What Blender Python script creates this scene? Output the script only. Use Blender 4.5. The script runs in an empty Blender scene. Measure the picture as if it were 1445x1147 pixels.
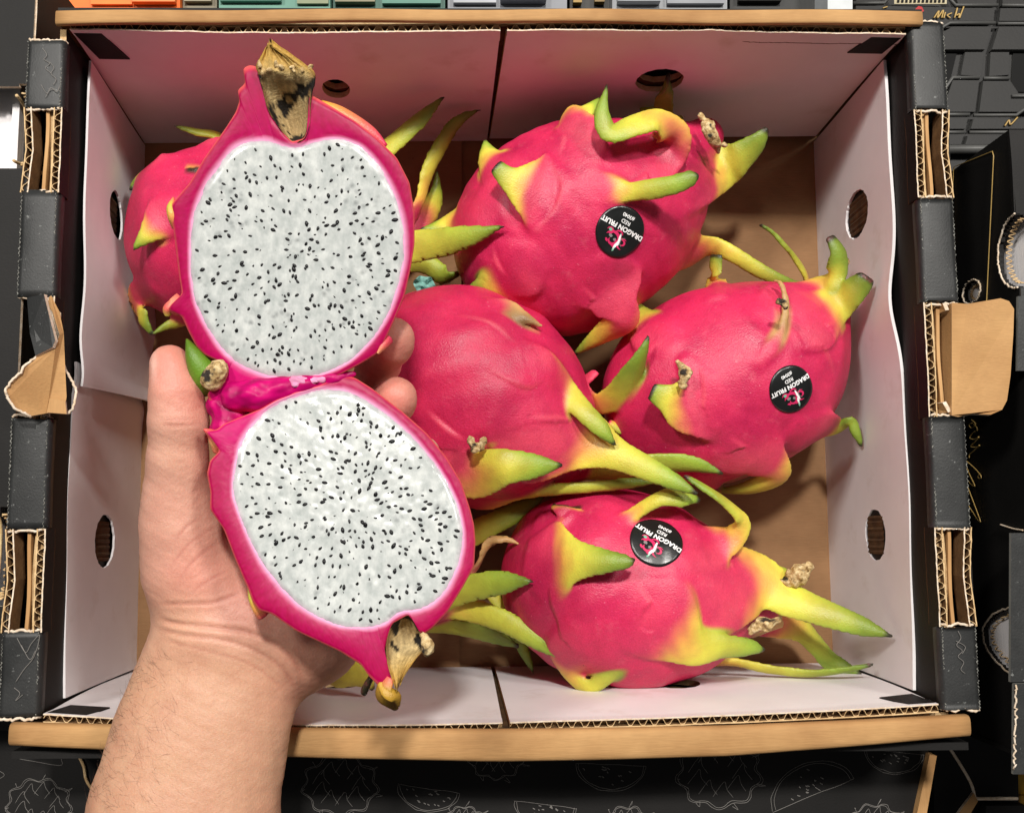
import bpy, bmesh, math, random, time
import numpy as np
from mathutils import Vector, Matrix
from mathutils.bvhtree import BVHTree
T0 = time.time()
random.seed(7); RNG = np.random.default_rng(11)
S = bpy.context.scene
COL = S.collection

# ------------------------------------------------------------------ camera
FPX, CX, CY = 1400.0, 722.5, 573.5
CAM = np.array([-0.0105, -0.0677, 0.5321])
a, b, c = 0.1138, -0.0415, -0.0104
Rx = np.array([[1,0,0],[0,math.cos(a),-math.sin(a)],[0,math.sin(a),math.cos(a)]])
Ry = np.array([[math.cos(b),0,math.sin(b)],[0,1,0],[-math.sin(b),0,math.cos(b)]])
Rz = np.array([[math.cos(c),-math.sin(c),0],[math.sin(c),math.cos(c),0],[0,0,1]])
RC = Rz @ Ry @ Rx
cd = bpy.data.cameras.new('camera'); cam = bpy.data.objects.new('camera', cd); COL.objects.link(cam)
cd.sensor_width = 36; cd.lens = FPX/1445*36; cd.clip_start = 0.01; cd.clip_end = 50
M4 = Matrix.Identity(4)
for i in range(3):
    for j in range(3): M4[i][j] = float(RC[i, j])
    M4[i][3] = float(CAM[i])
cam.matrix_world = M4
S.camera = cam
S.view_settings.view_transform = 'Standard'; S.view_settings.look = 'None'
S.view_settings.exposure = 0.0; S.view_settings.gamma = 1.0

# ------------------------------------------------------------------ light
wd = bpy.data.worlds.new('World'); S.world = wd; wd.use_nodes = True
wd.node_tree.nodes['Background'].inputs[0].default_value = (1.0, 0.97, 0.94, 1)
wd.node_tree.nodes['Background'].inputs[1].default_value = 0.10
def area(name, loc, target, power, sx, sy, color=(1, .96, .9)):
    l = bpy.data.lights.new(name, 'AREA'); l.shape = 'RECTANGLE'; l.size = sx; l.size_y = sy
    l.energy = power; l.color = color
    o = bpy.data.objects.new(name, l); COL.objects.link(o); o.location = loc
    o.rotation_euler = (Vector(target)-Vector(loc)).to_track_quat('-Z', 'Y').to_euler()
    return o
area('ceiling_lamp', (0.05, 1.00, 2.15), (0, 0, .1), 46, .18, .18)
area('ceiling_lamp', (-1.15, 0.92, 2.0), (0, 0, .1), 26, .34, .34)
area('ceiling_lamp', (1.20, 0.88, 2.0), (0, 0, .1), 23, .34, .34)

# ------------------------------------------------------------------ projection helpers (photo pixel + real height -> point)
def ray(px, py):
    d = RC @ np.array([(px-CX)/FPX, -(py-CY)/FPX, -1.0])
    return d
def P(px, py, z):
    d = ray(px, py); return CAM + d*((z-CAM[2])/d[2])
def PX(px, py, x):
    d = ray(px, py); return CAM + d*((x-CAM[0])/d[0])
def PY(px, py, y):
    d = ray(px, py); return CAM + d*((y-CAM[1])/d[1])
def project(V):
    q = (V-CAM) @ RC
    return np.stack([CX+FPX*q[:, 0]/-q[:, 2], CY-FPX*q[:, 1]/-q[:, 2]], 1)
def ppm(z): return FPX/(CAM[2]-z)

# ------------------------------------------------------------------ object helpers
def srgb(r, g, b):
    f = lambda v: (v/255/12.92) if v/255 <= .04045 else ((v/255+.055)/1.055)**2.4
    return np.array([f(r), f(g), f(b)])
def mesh_from(name, V, F, mat=None, parent=None, smooth=True, col=None, normals=None, mats=None, fmat=None):
    me = bpy.data.meshes.new(name)
    me.from_pydata(np.asarray(V, dtype=float).tolist(), [], F.tolist() if isinstance(F, np.ndarray) else [tuple(map(int, f)) for f in F])
    if mats:
        for m in mats: me.materials.append(m)
        if fmat is not None: me.polygons.foreach_set('material_index', np.asarray(fmat, dtype=np.int32))
    elif mat: me.materials.append(mat)
    me.polygons.foreach_set('use_smooth', np.full(len(me.polygons), bool(smooth)))
    if col is not None:
        ca = me.color_attributes.new('col', 'FLOAT_COLOR', 'POINT')
        cc = np.ones((len(V), 4), dtype=np.float32); cc[:, :3] = col
        ca.data.foreach_set('color', cc.ravel())
    me.update()
    if normals is not None:
        me.normals_split_custom_set_from_vertices(normals.tolist())
    o = bpy.data.objects.new(name, me); COL.objects.link(o)
    if parent is not None: o.parent = parent
    return o
def empty(name, label=None, cat=None, group=None):
    o = bpy.data.objects.new(name, None); COL.objects.link(o); o.empty_display_size = .01
    tag(o, label, cat, group); return o
def tag(o, label=None, cat=None, group=None, kind=None):
    if label: o['label'] = label
    if cat: o['category'] = cat
    if group: o['group'] = group
    if kind: o['kind'] = kind
    return o

# ------------------------------------------------------------------ materials
def nodes(name):
    m = bpy.data.materials.new(name); m.use_nodes = True
    nt = m.node_tree; return m, nt, nt.nodes['Principled BSDF']
def N(nt, t, **kw):
    n = nt.nodes.new(t)
    for k, v in kw.items():
        if k in n.inputs: n.inputs[k].default_value = v
        else: setattr(n, k, v)
    return n
def L(nt, a, b): nt.links.new(a, b)
def ramp(nt, fac, stops):
    r = N(nt, 'ShaderNodeValToRGB')
    while len(r.color_ramp.elements) < len(stops): r.color_ramp.elements.new(.5)
    for e, (p, col) in zip(r.color_ramp.elements, stops):
        e.position = p; e.color = (*col, 1) if len(col) == 3 else col
    L(nt, fac, r.inputs[0]); return r
def coords(nt, scale=(1, 1, 1)):
    g = N(nt, 'ShaderNodeNewGeometry'); mp = N(nt, 'ShaderNodeMapping'); mp.inputs['Scale'].default_value = scale
    L(nt, g.outputs['Position'], mp.inputs[0]); return mp.outputs[0]
def noise(nt, vec, scale, detail=3, rough=.55):
    n = N(nt, 'ShaderNodeTexNoise'); n.inputs['Scale'].default_value = scale
    n.inputs['Detail'].default_value = detail; n.inputs['Roughness'].default_value = rough
    L(nt, vec, n.inputs['Vector']); return n.outputs['Fac']
def bump(nt, bs, h, strength, dist):
    bn = N(nt, 'ShaderNodeBump'); bn.inputs['Strength'].default_value = strength; bn.inputs['Distance'].default_value = dist
    L(nt, h, bn.inputs['Height']); L(nt, bn.outputs[0], bs.inputs['Normal']); return bn
def mixc(nt, fac, A, B, blend='MIX'):
    m = N(nt, 'ShaderNodeMix', data_type='RGBA', blend_type=blend)
    if isinstance(fac, (int, float)): m.inputs[0].default_value = fac
    else: L(nt, fac, m.inputs[0])
    for s, i in ((A, 6), (B, 7)):
        if isinstance(s, (tuple, list, np.ndarray)): m.inputs[i].default_value = (*[float(q) for q in s[:3]], 1)
        else: L(nt, s, m.inputs[i])
    return m.outputs[2]
def mat_board(name, c0, c1, rough=.7, scale=(40, 40, 40), fine=(900, 90, 900), bstr=.25, spec=.3, specks=None):
    m, nt, bs = nodes(name)
    n1 = noise(nt, coords(nt, scale), 1.0, 4); n2 = noise(nt, coords(nt, fine), 1.0, 3)
    cr = ramp(nt, n1, [(.3, c0), (.7, c1)])
    f = ramp(nt, n2, [(.25, (.91, .91, .91)), (.75, (1.05, 1.05, 1.05))])
    out = mixc(nt, 1.0, cr.outputs[0], f.outputs[0], 'MULTIPLY')
    if specks:
        n3 = noise(nt, coords(nt, (specks[1],)*3), 1.0, 5, .7)
        r3 = ramp(nt, n3, [(specks[2], (0, 0, 0)), (min(specks[2]+.06, 1), (1, 1, 1))])
        out = mixc(nt, r3.outputs[0], out, specks[0])
    L(nt, out, bs.inputs['Base Color']); bs.inputs['Roughness'].default_value = rough
    bs.inputs['Specular IOR Level'].default_value = spec
    bump(nt, bs, n2, bstr, .0006); return m
KRAFT = mat_board('kraft_board', srgb(158, 116, 72), srgb(190, 148, 98), .75, (30, 30, 30), (140, 1400, 1400))
KRAFT_Y = mat_board('kraft_board_lengthwise', srgb(165, 122, 76), srgb(196, 154, 104), .75, (30, 30, 30), (1400, 140, 1400))
KRAFT_FLOOR = mat_board('kraft_floor', srgb(132, 98, 66), srgb(158, 120, 84), .8, (25, 25, 25), (160, 1500, 1500), specks=(srgb(70, 50, 32), 120, .70))
KRAFT_EDGE = mat_board('raw_board_edge', srgb(196, 160, 112), srgb(226, 196, 150), .85, (300, 300, 300), (1500, 1500, 1500), .6)
LINER_EDGE = mat_board('pale_liner_edge', srgb(205, 180, 150), srgb(236, 222, 204), .85, (400, 400, 400), (1500, 1500, 1500), .5)
DARK_FLUTE = mat_board('shadowed_flute', srgb(62, 44, 28), srgb(96, 70, 44), .9, (200, 200, 200), (900, 900, 900))  # dark brown puts the shade between and behind the boards into the colour
BLACK = mat_board('black_printed_board', (.0075, .007, .0066), (.012, .011, .0105), .6, (25, 25, 25), (900, 1200, 1200), .10, .22, specks=((.2, .19, .18), 260, .74))
BLACK_CAP = mat_board('black_fold', (.013, .0138, .014), (.026, .027, .027), .5, (90, 90, 90), (1300, 1000, 1300), .16, .45, specks=((.16, .165, .16), 340, .64))
DARK = mat_board('dark_void_board', (.006, .0055, .005), (.010, .009, .008), .9)
def mat_white():
    m, nt, bs = nodes('white_liner_board')
    n1 = noise(nt, coords(nt, (18, 18, 18)), 1, 4); n2 = noise(nt, coords(nt, (60, 60, 1800)), 1, 2)
    n3 = noise(nt, coords(nt, (45, 45, 45)), 1, 4, .6)
    cr = ramp(nt, n1, [(.3, srgb(226, 221, 222)), (.7, srgb(240, 237, 238))])
    st = ramp(nt, n3, [(.60, (0, 0, 0)), (.80, (.5, .5, .5))])
    out = mixc(nt, st.outputs[0], cr.outputs[0], srgb(200, 186, 176))
    L(nt, out, bs.inputs['Base Color']); bs.inputs['Roughness'].default_value = .55
    bump(nt, bs, n2, .18, .0006); return m
WHITE = mat_white()
def mat_plain(name, col, rough=.6, spec=.4, metal=0, var=.12, emit=0):
    m, nt, bs = nodes(name)
    n1 = noise(nt, coords(nt, (60, 60, 60)), 1, 4)
    col = np.array(col)
    cr = ramp(nt, n1, [(.3, col*(1-var)), (.7, np.minimum(col*(1+var), 1))])
    L(nt, cr.outputs[0], bs.inputs['Base Color'])
    bs.inputs['Roughness'].default_value = rough; bs.inputs['Specular IOR Level'].default_value = spec
    bs.inputs['Metallic'].default_value = metal
    bump(nt, bs, noise(nt, coords(nt, (700, 700, 700)), 1, 2), .1, .0005); return m
GOLD = mat_plain('gold_ink', srgb(176, 146, 84), .4, .5)
CHALK = mat_plain('chalk_white_ink', srgb(134, 130, 126), .7)
INKW = mat_plain('white_ink', (.85, .85, .85), .5)
INKP = mat_plain('magenta_ink', srgb(205, 40, 95), .5)
INKG = mat_plain('mint_ink', srgb(120, 175, 150), .5)
INKGREY = mat_plain('grey_ink', srgb(130, 125, 125), .5)
STICK = mat_plain('sticker_black', (.008, .009, .009), .3, .6)
def attr(nt):
    v = N(nt, 'ShaderNodeVertexColor', layer_name='col'); return v.outputs[0]
def mat_fruit():
    m, nt, bs = nodes('dragon_fruit_skin')
    colr = attr(nt)
    n1 = noise(nt, coords(nt, (55, 55, 55)), 1, 5, .6); n2 = noise(nt, coords(nt, (1500, 1500, 1500)), 1, 2)
    n3 = noise(nt, coords(nt, (260, 260, 260)), 1, 3)
    v1 = ramp(nt, n1, [(.3, (.80, .72, .80)), (.7, (1.16, 1.12, 1.05))])
    v2 = ramp(nt, n2, [(.3, (.90, .80, .84)), (.72, (1.09, 1.30, 1.22))])
    vo = N(nt, 'ShaderNodeTexVoronoi'); vo.inputs['Scale'].default_value = 420; L(nt, coords(nt), vo.inputs['Vector'])
    dots = ramp(nt, vo.outputs['Distance'], [(.0, (1, 1, 1)), (.10, (1, 1, 1)), (.17, (0, 0, 0))])
    few = ramp(nt, n3, [(.56, (0, 0, 0)), (.64, (.55, .55, .55))])
    sep = N(nt, 'ShaderNodeSeparateColor'); L(nt, colr, sep.inputs[0])
    sub = N(nt, 'ShaderNodeMath', operation='MULTIPLY_ADD', use_clamp=True); L(nt, sep.outputs[1], sub.inputs[0]); sub.inputs[1].default_value = -6.0; sub.inputs[2].default_value = 1.15
    base = mixc(nt, 1.0, colr, v1.outputs[0], 'MULTIPLY')
    spk = mixc(nt, 1.0, base, v2.outputs[0], 'MULTIPLY')
    dm = mixc(nt, 1.0, dots.outputs[0], few.outputs[0], 'MULTIPLY')
    spk = mixc(nt, dm, spk, srgb(232, 132, 150))
    n5 = noise(nt, coords(nt, (150, 150, 150)), 1, 6, .72)
    sc1 = ramp(nt, n5, [(.56, (0, 0, 0)), (.74, (.42, .42, .42))]); spk = mixc(nt, sc1.outputs[0], spk, srgb(214, 92, 112))
    n6 = noise(nt, coords(nt, (95, 95, 95)), 1, 6, .7)
    sc2 = ramp(nt, n6, [(.25, (.55, .55, .55)), (.36, (0, 0, 0))]); spk = mixc(nt, sc2.outputs[0], spk, srgb(150, 18, 58))
    out = mixc(nt, sub.outputs[0], base, spk)
    L(nt, out, bs.inputs['Base Color'])
    rr = ramp(nt, n1, [(.3, (.34,)*3), (.7, (.52,)*3)]); L(nt, rr.outputs[0], bs.inputs['Roughness'])
    bs.inputs['Specular IOR Level'].default_value = .45
    bs.inputs['Subsurface Weight'].default_value = .12; bs.inputs['Subsurface Radius'].default_value = (.004, .0015, .001)
    bs.inputs['Subsurface Scale'].default_value = 1.0
    ad = N(nt, 'ShaderNodeMath', operation='ADD'); L(nt, n2, ad.inputs[0]); L(nt, n3, ad.inputs[1])
    bump(nt, bs, ad.outputs[0], .32, .0007); return m
FRUIT = mat_fruit()
def mat_dry():
    m, nt, bs = nodes('dried_flower_tissue')
    n1 = noise(nt, coords(nt, (420, 420, 420)), 1, 5, .65); n2 = noise(nt, coords(nt, (160, 160, 160)), 1, 3)
    cr = ramp(nt, n1, [(.30, srgb(104, 76, 42)), (.46, srgb(176, 146, 96)), (.6, srgb(214, 190, 142)), (.78, srgb(236, 222, 184))])
    dk = ramp(nt, n2, [(.34, (1, 1, 1)), (.42, (0, 0, 0))])
    out = mixc(nt, dk.outputs[0], cr.outputs[0], srgb(40, 32, 24))
    L(nt, out, bs.inputs['Base Color']); bs.inputs['Roughness'].default_value = .8
    bump(nt, bs, n1, .7, .0012); return m
DRY = mat_dry()
def mat_attr(name, rough, sss, radius, bscale, bstr, bdist, var=.1, spec=.5, coat=0):
    m, nt, bs = nodes(name)
    n1 = noise(nt, coords(nt, (bscale,)*3), 1, 4, .6)
    v = ramp(nt, n1, [(.3, (1-var,)*3), (.7, (1+var,)*3)])
    L(nt, mixc(nt, 1.0, attr(nt), v.outputs[0], 'MULTIPLY'), bs.inputs['Base Color'])
    bs.inputs['Roughness'].default_value = rough; bs.inputs['Subsurface Weight'].default_value = sss
    bs.inputs['Subsurface Radius'].default_value = radius; bs.inputs['Subsurface Scale'].default_value = 1.0
    bs.inputs['Specular IOR Level'].default_value = spec; bs.inputs['Coat Weight'].default_value = coat
    bs.inputs['Coat Roughness'].default_value = .2
    bump(nt, bs, n1, bstr, bdist); return m
RIND = mat_attr('cut_rind', .40, .0, (.003, .0006, .0012), 420, .06, .0005, .08, .18, .0)
def mat_flesh():
    m, nt, bs = nodes('white_flesh')
    vec = coords(nt, (1, 1, 1))
    n1 = noise(nt, coords(nt, (300, 210, 300)), 1, 5, .58); n2 = noise(nt, coords(nt, (90, 90, 90)), 1, 4)
    w = N(nt, 'ShaderNodeTexVoronoi'); w.inputs['Scale'].default_value = 300; L(nt, vec, w.inputs['Vector'])
    cr = ramp(nt, n1, [(.28, srgb(166, 172, 170)), (.5, srgb(187, 191, 189)), (.72, srgb(208, 211, 208))])
    sp = ramp(nt, w.outputs['Distance'], [(.08, (1, 1, 1)), (.40, (0, 0, 0))])
    vis = ramp(nt, n2, [(.50, (0, 0, 0)), (.58, (.5, .5, .5))])
    f = mixc(nt, 1.0, sp.outputs[0], vis.outputs[0], 'MULTIPLY')
    col1 = mixc(nt, f, cr.outputs[0], srgb(84, 88, 90))
    L(nt, mixc(nt, 1.0, col1, attr(nt), 'MULTIPLY'), bs.inputs['Base Color'])
    rr = ramp(nt, n2, [(.35, (.10,)*3), (.65, (.30,)*3)]); L(nt, rr.outputs[0], bs.inputs['Roughness'])
    bs.inputs['Subsurface Weight'].default_value = .35; bs.inputs['Subsurface Radius'].default_value = (.003, .003, .0028)
    bs.inputs['Subsurface Scale'].default_value = 1.0
    bs.inputs['Coat Weight'].default_value = .3; bs.inputs['Coat Roughness'].default_value = .12
    bump(nt, bs, n1, .12, .0008); return m
FLESH = mat_flesh()
SEED = mat_plain('black_seed', (.004, .004, .005), .38, .3)
def mat_skin():
    m, nt, bs = nodes('skin')
    n1 = noise(nt, coords(nt, (70, 70, 70)), 1, 5, .6); n2 = noise(nt, coords(nt, (1300, 900, 1300)), 1, 3, .6)
    w = N(nt, 'ShaderNodeTexVoronoi', feature='DISTANCE_TO_EDGE'); w.inputs['Scale'].default_value = 900
    L(nt, coords(nt, (1, 1.6, 1)), w.inputs['Vector'])
    v1 = ramp(nt, n1, [(.3, (.95, .90, .90)), (.7, (1.04, 1.06, 1.06))])
    v2 = ramp(nt, n2, [(.3, (.94, .92, .92)), (.7, (1.05, 1.06, 1.06))])
    L(nt, mixc(nt, 1.0, mixc(nt, 1.0, attr(nt), v1.outputs[0], 'MULTIPLY'), v2.outputs[0], 'MULTIPLY'), bs.inputs['Base Color'])
    bs.inputs['Roughness'].default_value = .48; bs.inputs['Specular IOR Level'].default_value = .4
    bs.inputs['Subsurface Weight'].default_value = .22; bs.inputs['Subsurface Radius'].default_value = (.006, .0025, .0015)
    bs.inputs['Subsurface Scale'].default_value = 1.0
    mn = N(nt, 'ShaderNodeMath', operation='MULTIPLY_ADD'); L(nt, w.outputs['Distance'], mn.inputs[0]); mn.inputs[1].default_value = .5; L(nt, n2, mn.inputs[2])
    bump(nt, bs, mn.outputs[0], .28, .0006); return m
SKIN = mat_skin()
HAIR = mat_plain('arm_hair', srgb(66, 42, 28), .5)

# ------------------------------------------------------------------ SDF meshing
def surface_nets(d, h, org):
    s = d < 0
    nx, ny, nz = d.shape
    cnt = np.zeros((nx-1, ny-1, nz-1), np.int8)
    corners = [(i, j, k) for i in (0, 1) for j in (0, 1) for k in (0, 1)]
    for i, j, k in corners: cnt += s[i:nx-1+i, j:ny-1+j, k:nz-1+k]
    act = (cnt > 0) & (cnt < 8)
    idx = np.full(act.shape, -1, np.int64); ijk = np.argwhere(act); idx[act] = np.arange(len(ijk))
    vals = {cn: d[ijk[:, 0]+cn[0], ijk[:, 1]+cn[1], ijk[:, 2]+cn[2]] for cn in corners}
    pos = np.zeros((len(ijk), 3)); num = np.zeros(len(ijk))
    for A in corners:
        for ax in range(3):
            if A[ax]: continue
            B = list(A); B[ax] = 1; B = tuple(B)
            va, vb = vals[A], vals[B]; m = (va < 0) != (vb < 0)
            t = np.where(m, va/np.where(m, va-vb, 1), 0)
            for q in range(3): pos[:, q] += np.where(m, A[q] + (t if q == ax else 0), 0)
            num += m
    V = org + h*(ijk + pos/num[:, None])
    F = []
    for ax in range(3):
        o1, o2 = (ax+1) % 3, (ax+2) % 3
        sl = [slice(None)]*3; sl2 = [slice(None)]*3
        sl[ax] = slice(0, -1); sl2[ax] = slice(1, None)
        e = np.argwhere(s[tuple(sl)] != s[tuple(sl2)])
        ok = (e[:, o1] > 0) & (e[:, o2] > 0) & (e[:, o1] < d.shape[o1]-1) & (e[:, o2] < d.shape[o2]-1)
        e = e[ok]; ins = s[e[:, 0], e[:, 1], e[:, 2]]
        def cell(a1, a2):
            q = e.copy(); q[:, o1] -= a1; q[:, o2] -= a2; return idx[q[:, 0], q[:, 1], q[:, 2]]
        qd = np.stack([cell(1, 1), cell(0, 1), cell(0, 0), cell(1, 0)], 1)
        qd[~ins] = qd[~ins][:, ::-1]
        F.append(qd)
    return V, np.concatenate(F)
def vnormals(V, F):
    n = np.cross(V[F[:, 2]]-V[F[:, 0]], V[F[:, 3]]-V[F[:, 1]])
    vn = np.zeros_like(V)
    for q in range(4): np.add.at(vn, F[:, q], n)
    return vn/np.maximum(np.linalg.norm(vn, axis=1, keepdims=True), 1e-20)
def relax(V, F, it=2, lam=.5):
    for _ in range(it):
        acc = np.zeros_like(V); ct = np.zeros(len(V))
        for q in range(4):
            A, B = F[:, q], F[:, (q+1) % 4]
            np.add.at(acc, A, V[B]); np.add.at(ct, A, 1); np.add.at(acc, B, V[A]); np.add.at(ct, B, 1)
        V = V + lam*(acc/ct[:, None]-V)
    return V
def smin(d1, d2, k):
    h = np.maximum(k-np.abs(d1-d2), 0)/np.maximum(k, 1e-9)
    return np.minimum(d1, d2)-h*h*k*.25
def sdf_ellipsoid(p, r):
    k0 = np.linalg.norm(p/r, axis=-1); k1 = np.linalg.norm(p/(r*r), axis=-1)
    return k0*(k0-1)/np.maximum(k1, 1e-9)
def sdf_cone(p, A, B, ra, rb):
    ba = B-A; l2 = ba@ba
    t = np.clip(((p-A)@ba)/l2, 0, 1)
    return np.linalg.norm(p-(A+t[..., None]*ba), axis=-1)-(ra+t*(rb-ra))
def catmull(pts, m):
    pts = np.asarray(pts, float); n = len(pts)
    ext = np.vstack([2*pts[0]-pts[1], pts, 2*pts[-1]-pts[-2]])
    out = []
    for q in np.linspace(0, n-1-1e-9, m):
        i = int(q); t = q-i
        p0, p1, p2, p3 = ext[i:i+4]
        out.append(.5*((2*p1)+(-p0+p2)*t+(2*p0-5*p1+4*p2-p3)*t*t+(-p0+3*p1-3*p2+p3)*t**3))
    return np.array(out)
def nz(v): return v/np.maximum(np.linalg.norm(v, axis=-1, keepdims=True), 1e-12)
def sstep(x, a, b):
    t = np.clip((x-a)/(b-a), 0, 1); return t*t*(3-2*t)
def vnoise(p, scale, seed=0):
    # cheap smooth pseudo noise from sines
    r = np.random.default_rng(seed); out = np.zeros(len(p))
    for k in range(7):
        f = r.normal(size=3)*scale*(1+.35*k); out += np.sin(p@f + r.uniform(0, 6.28))/(1+.35*k)
    return out/3.2

# ------------------------------------------------------------------ whole dragon fruits
PINK = srgb(202, 38, 86); PINK2 = srgb(190, 16, 66)
class Bract:
    def __init__(s, pts, roll=0, th=1.12, yellow=.42, green=.5, dry=False, cup=.25, k0=5.0):
        s.raw = pts; s.roll = roll; s.th = th; s.yellow = yellow; s.green = green; s.dry = dry; s.cup = cup; s.k0 = k0
def build_bract(bt, C, axis, Rm, radii, trace, M=46):
    ctrl, wid = [], []
    for q in bt.raw:
        px, py, h, w = q[:4]
        hit = trace(px, py) if len(q) < 5 else None
        if hit is not None: p = hit[0]+hit[1]*h*.001
        else: p = P(px, py, C[2]+h*.001)
        if len(ctrl) >= 3 and len(q) < 5 and h >= 4 and p[2] < ctrl[-1][2]-.004: p = P(px, py, ctrl[-1][2]-.004)
        ctrl.append(p); wid.append(w*.97/ppm(p[2]))
    c4 = catmull(np.hstack([np.array(ctrl), np.array(wid)[:, None]]), M)
    bt.c = c4[:, :3]; bt.w = np.maximum(c4[:, 3], .0006)
    Tn = nz(np.gradient(bt.c, axis=0)); bt.T = Tn
    rel = bt.c-C; along = np.clip(rel@axis, -radii[0]*.6, radii[0]*.6)
    rad = nz(rel-along[:, None]*axis)
    n0 = rad*1.0-axis*.35+np.array([0, 0, .9])
    n0 = n0-(n0*Tn).sum(1, keepdims=True)*Tn; n0 = nz(n0)
    if bt.roll:
        r = math.radians(bt.roll)*np.linspace(0, 1, M)[:, None] if isinstance(bt.roll, (int, float)) else np.radians(np.interp(np.linspace(0, 1, M), np.linspace(0, 1, len(bt.roll)), bt.roll))[:, None]
        n0 = n0*np.cos(r)+np.cross(Tn, n0)*np.sin(r)
    bt.N = n0; bt.S = np.cross(Tn, n0)
    bt.Rb = radii[1]*1.05
    tt = np.linspace(0, 1, M)
    bt.h = (bt.th-.3)*.001*(1.15-.45*tt)
    seg = np.linalg.norm(np.diff(bt.c, axis=0), axis=1); bt.arc = np.concatenate([[0], np.cumsum(seg)])
    return bt
def eval_bract(bt, p):
    M = len(bt.c); n = len(p)
    p = p.astype(np.float32); cc_ = bt.c.astype(np.float32)
    # nearest centre-line sample by expanded square distance
    dm = -2*(p@cc_.T) + (cc_*cc_).sum(1)[None]
    bi = dm.argmin(1)
    L_ = bt.arc[-1]; tt = bt.arc/L_; stp = np.gradient(bt.arc)
    fi = bi.astype(np.float64)
    for it in range(4):
        i0 = np.minimum(fi.astype(np.int32), M-2); fr = (fi-i0)[:, None]
        lp_ = lambda A_: A_[i0]*(1-fr)+A_[i0+1]*fr
        rel = p-lp_(bt.c); Ti = lp_(bt.T); sx = (rel*Ti).sum(1)
        if it < 3: fi = np.clip(fi+np.clip(sx/stp[i0], -.6, .6), 0, M-1-1e-6)
    u = (rel*lp_(bt.S)).sum(1); v = (rel*lp_(bt.N)).sum(1)
    t = tt[i0]*(1-fr[:, 0])+tt[i0+1]*fr[:, 0]
    w = np.interp(t, tt, bt.w); h = np.interp(t, tt, bt.h)
    cup = (w/(2*bt.Rb))*(1-sstep(t, .3, .65))+bt.cup*sstep(t, .3, .65)
    v = v+cup*u*u/np.maximum(w, .002)
    over = np.where(fi >= M-1.01, np.maximum(sx, 0), 0)+np.where(fi <= .01, np.maximum(-sx, 0), 0)
    r_ = .0006
    hl_ = np.maximum(h*(1-.75*np.clip(u/w, -1, 1)**2), .0001)
    du, dv = np.abs(u)-np.maximum(w-r_, .0002), np.abs(v)-hl_
    d = np.sqrt(np.maximum(du, 0)**2+np.maximum(dv, 0)**2+over**2)+np.minimum(np.maximum(du, dv), 0)*(over <= 0)-r_
    return d, t, u/w
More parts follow.
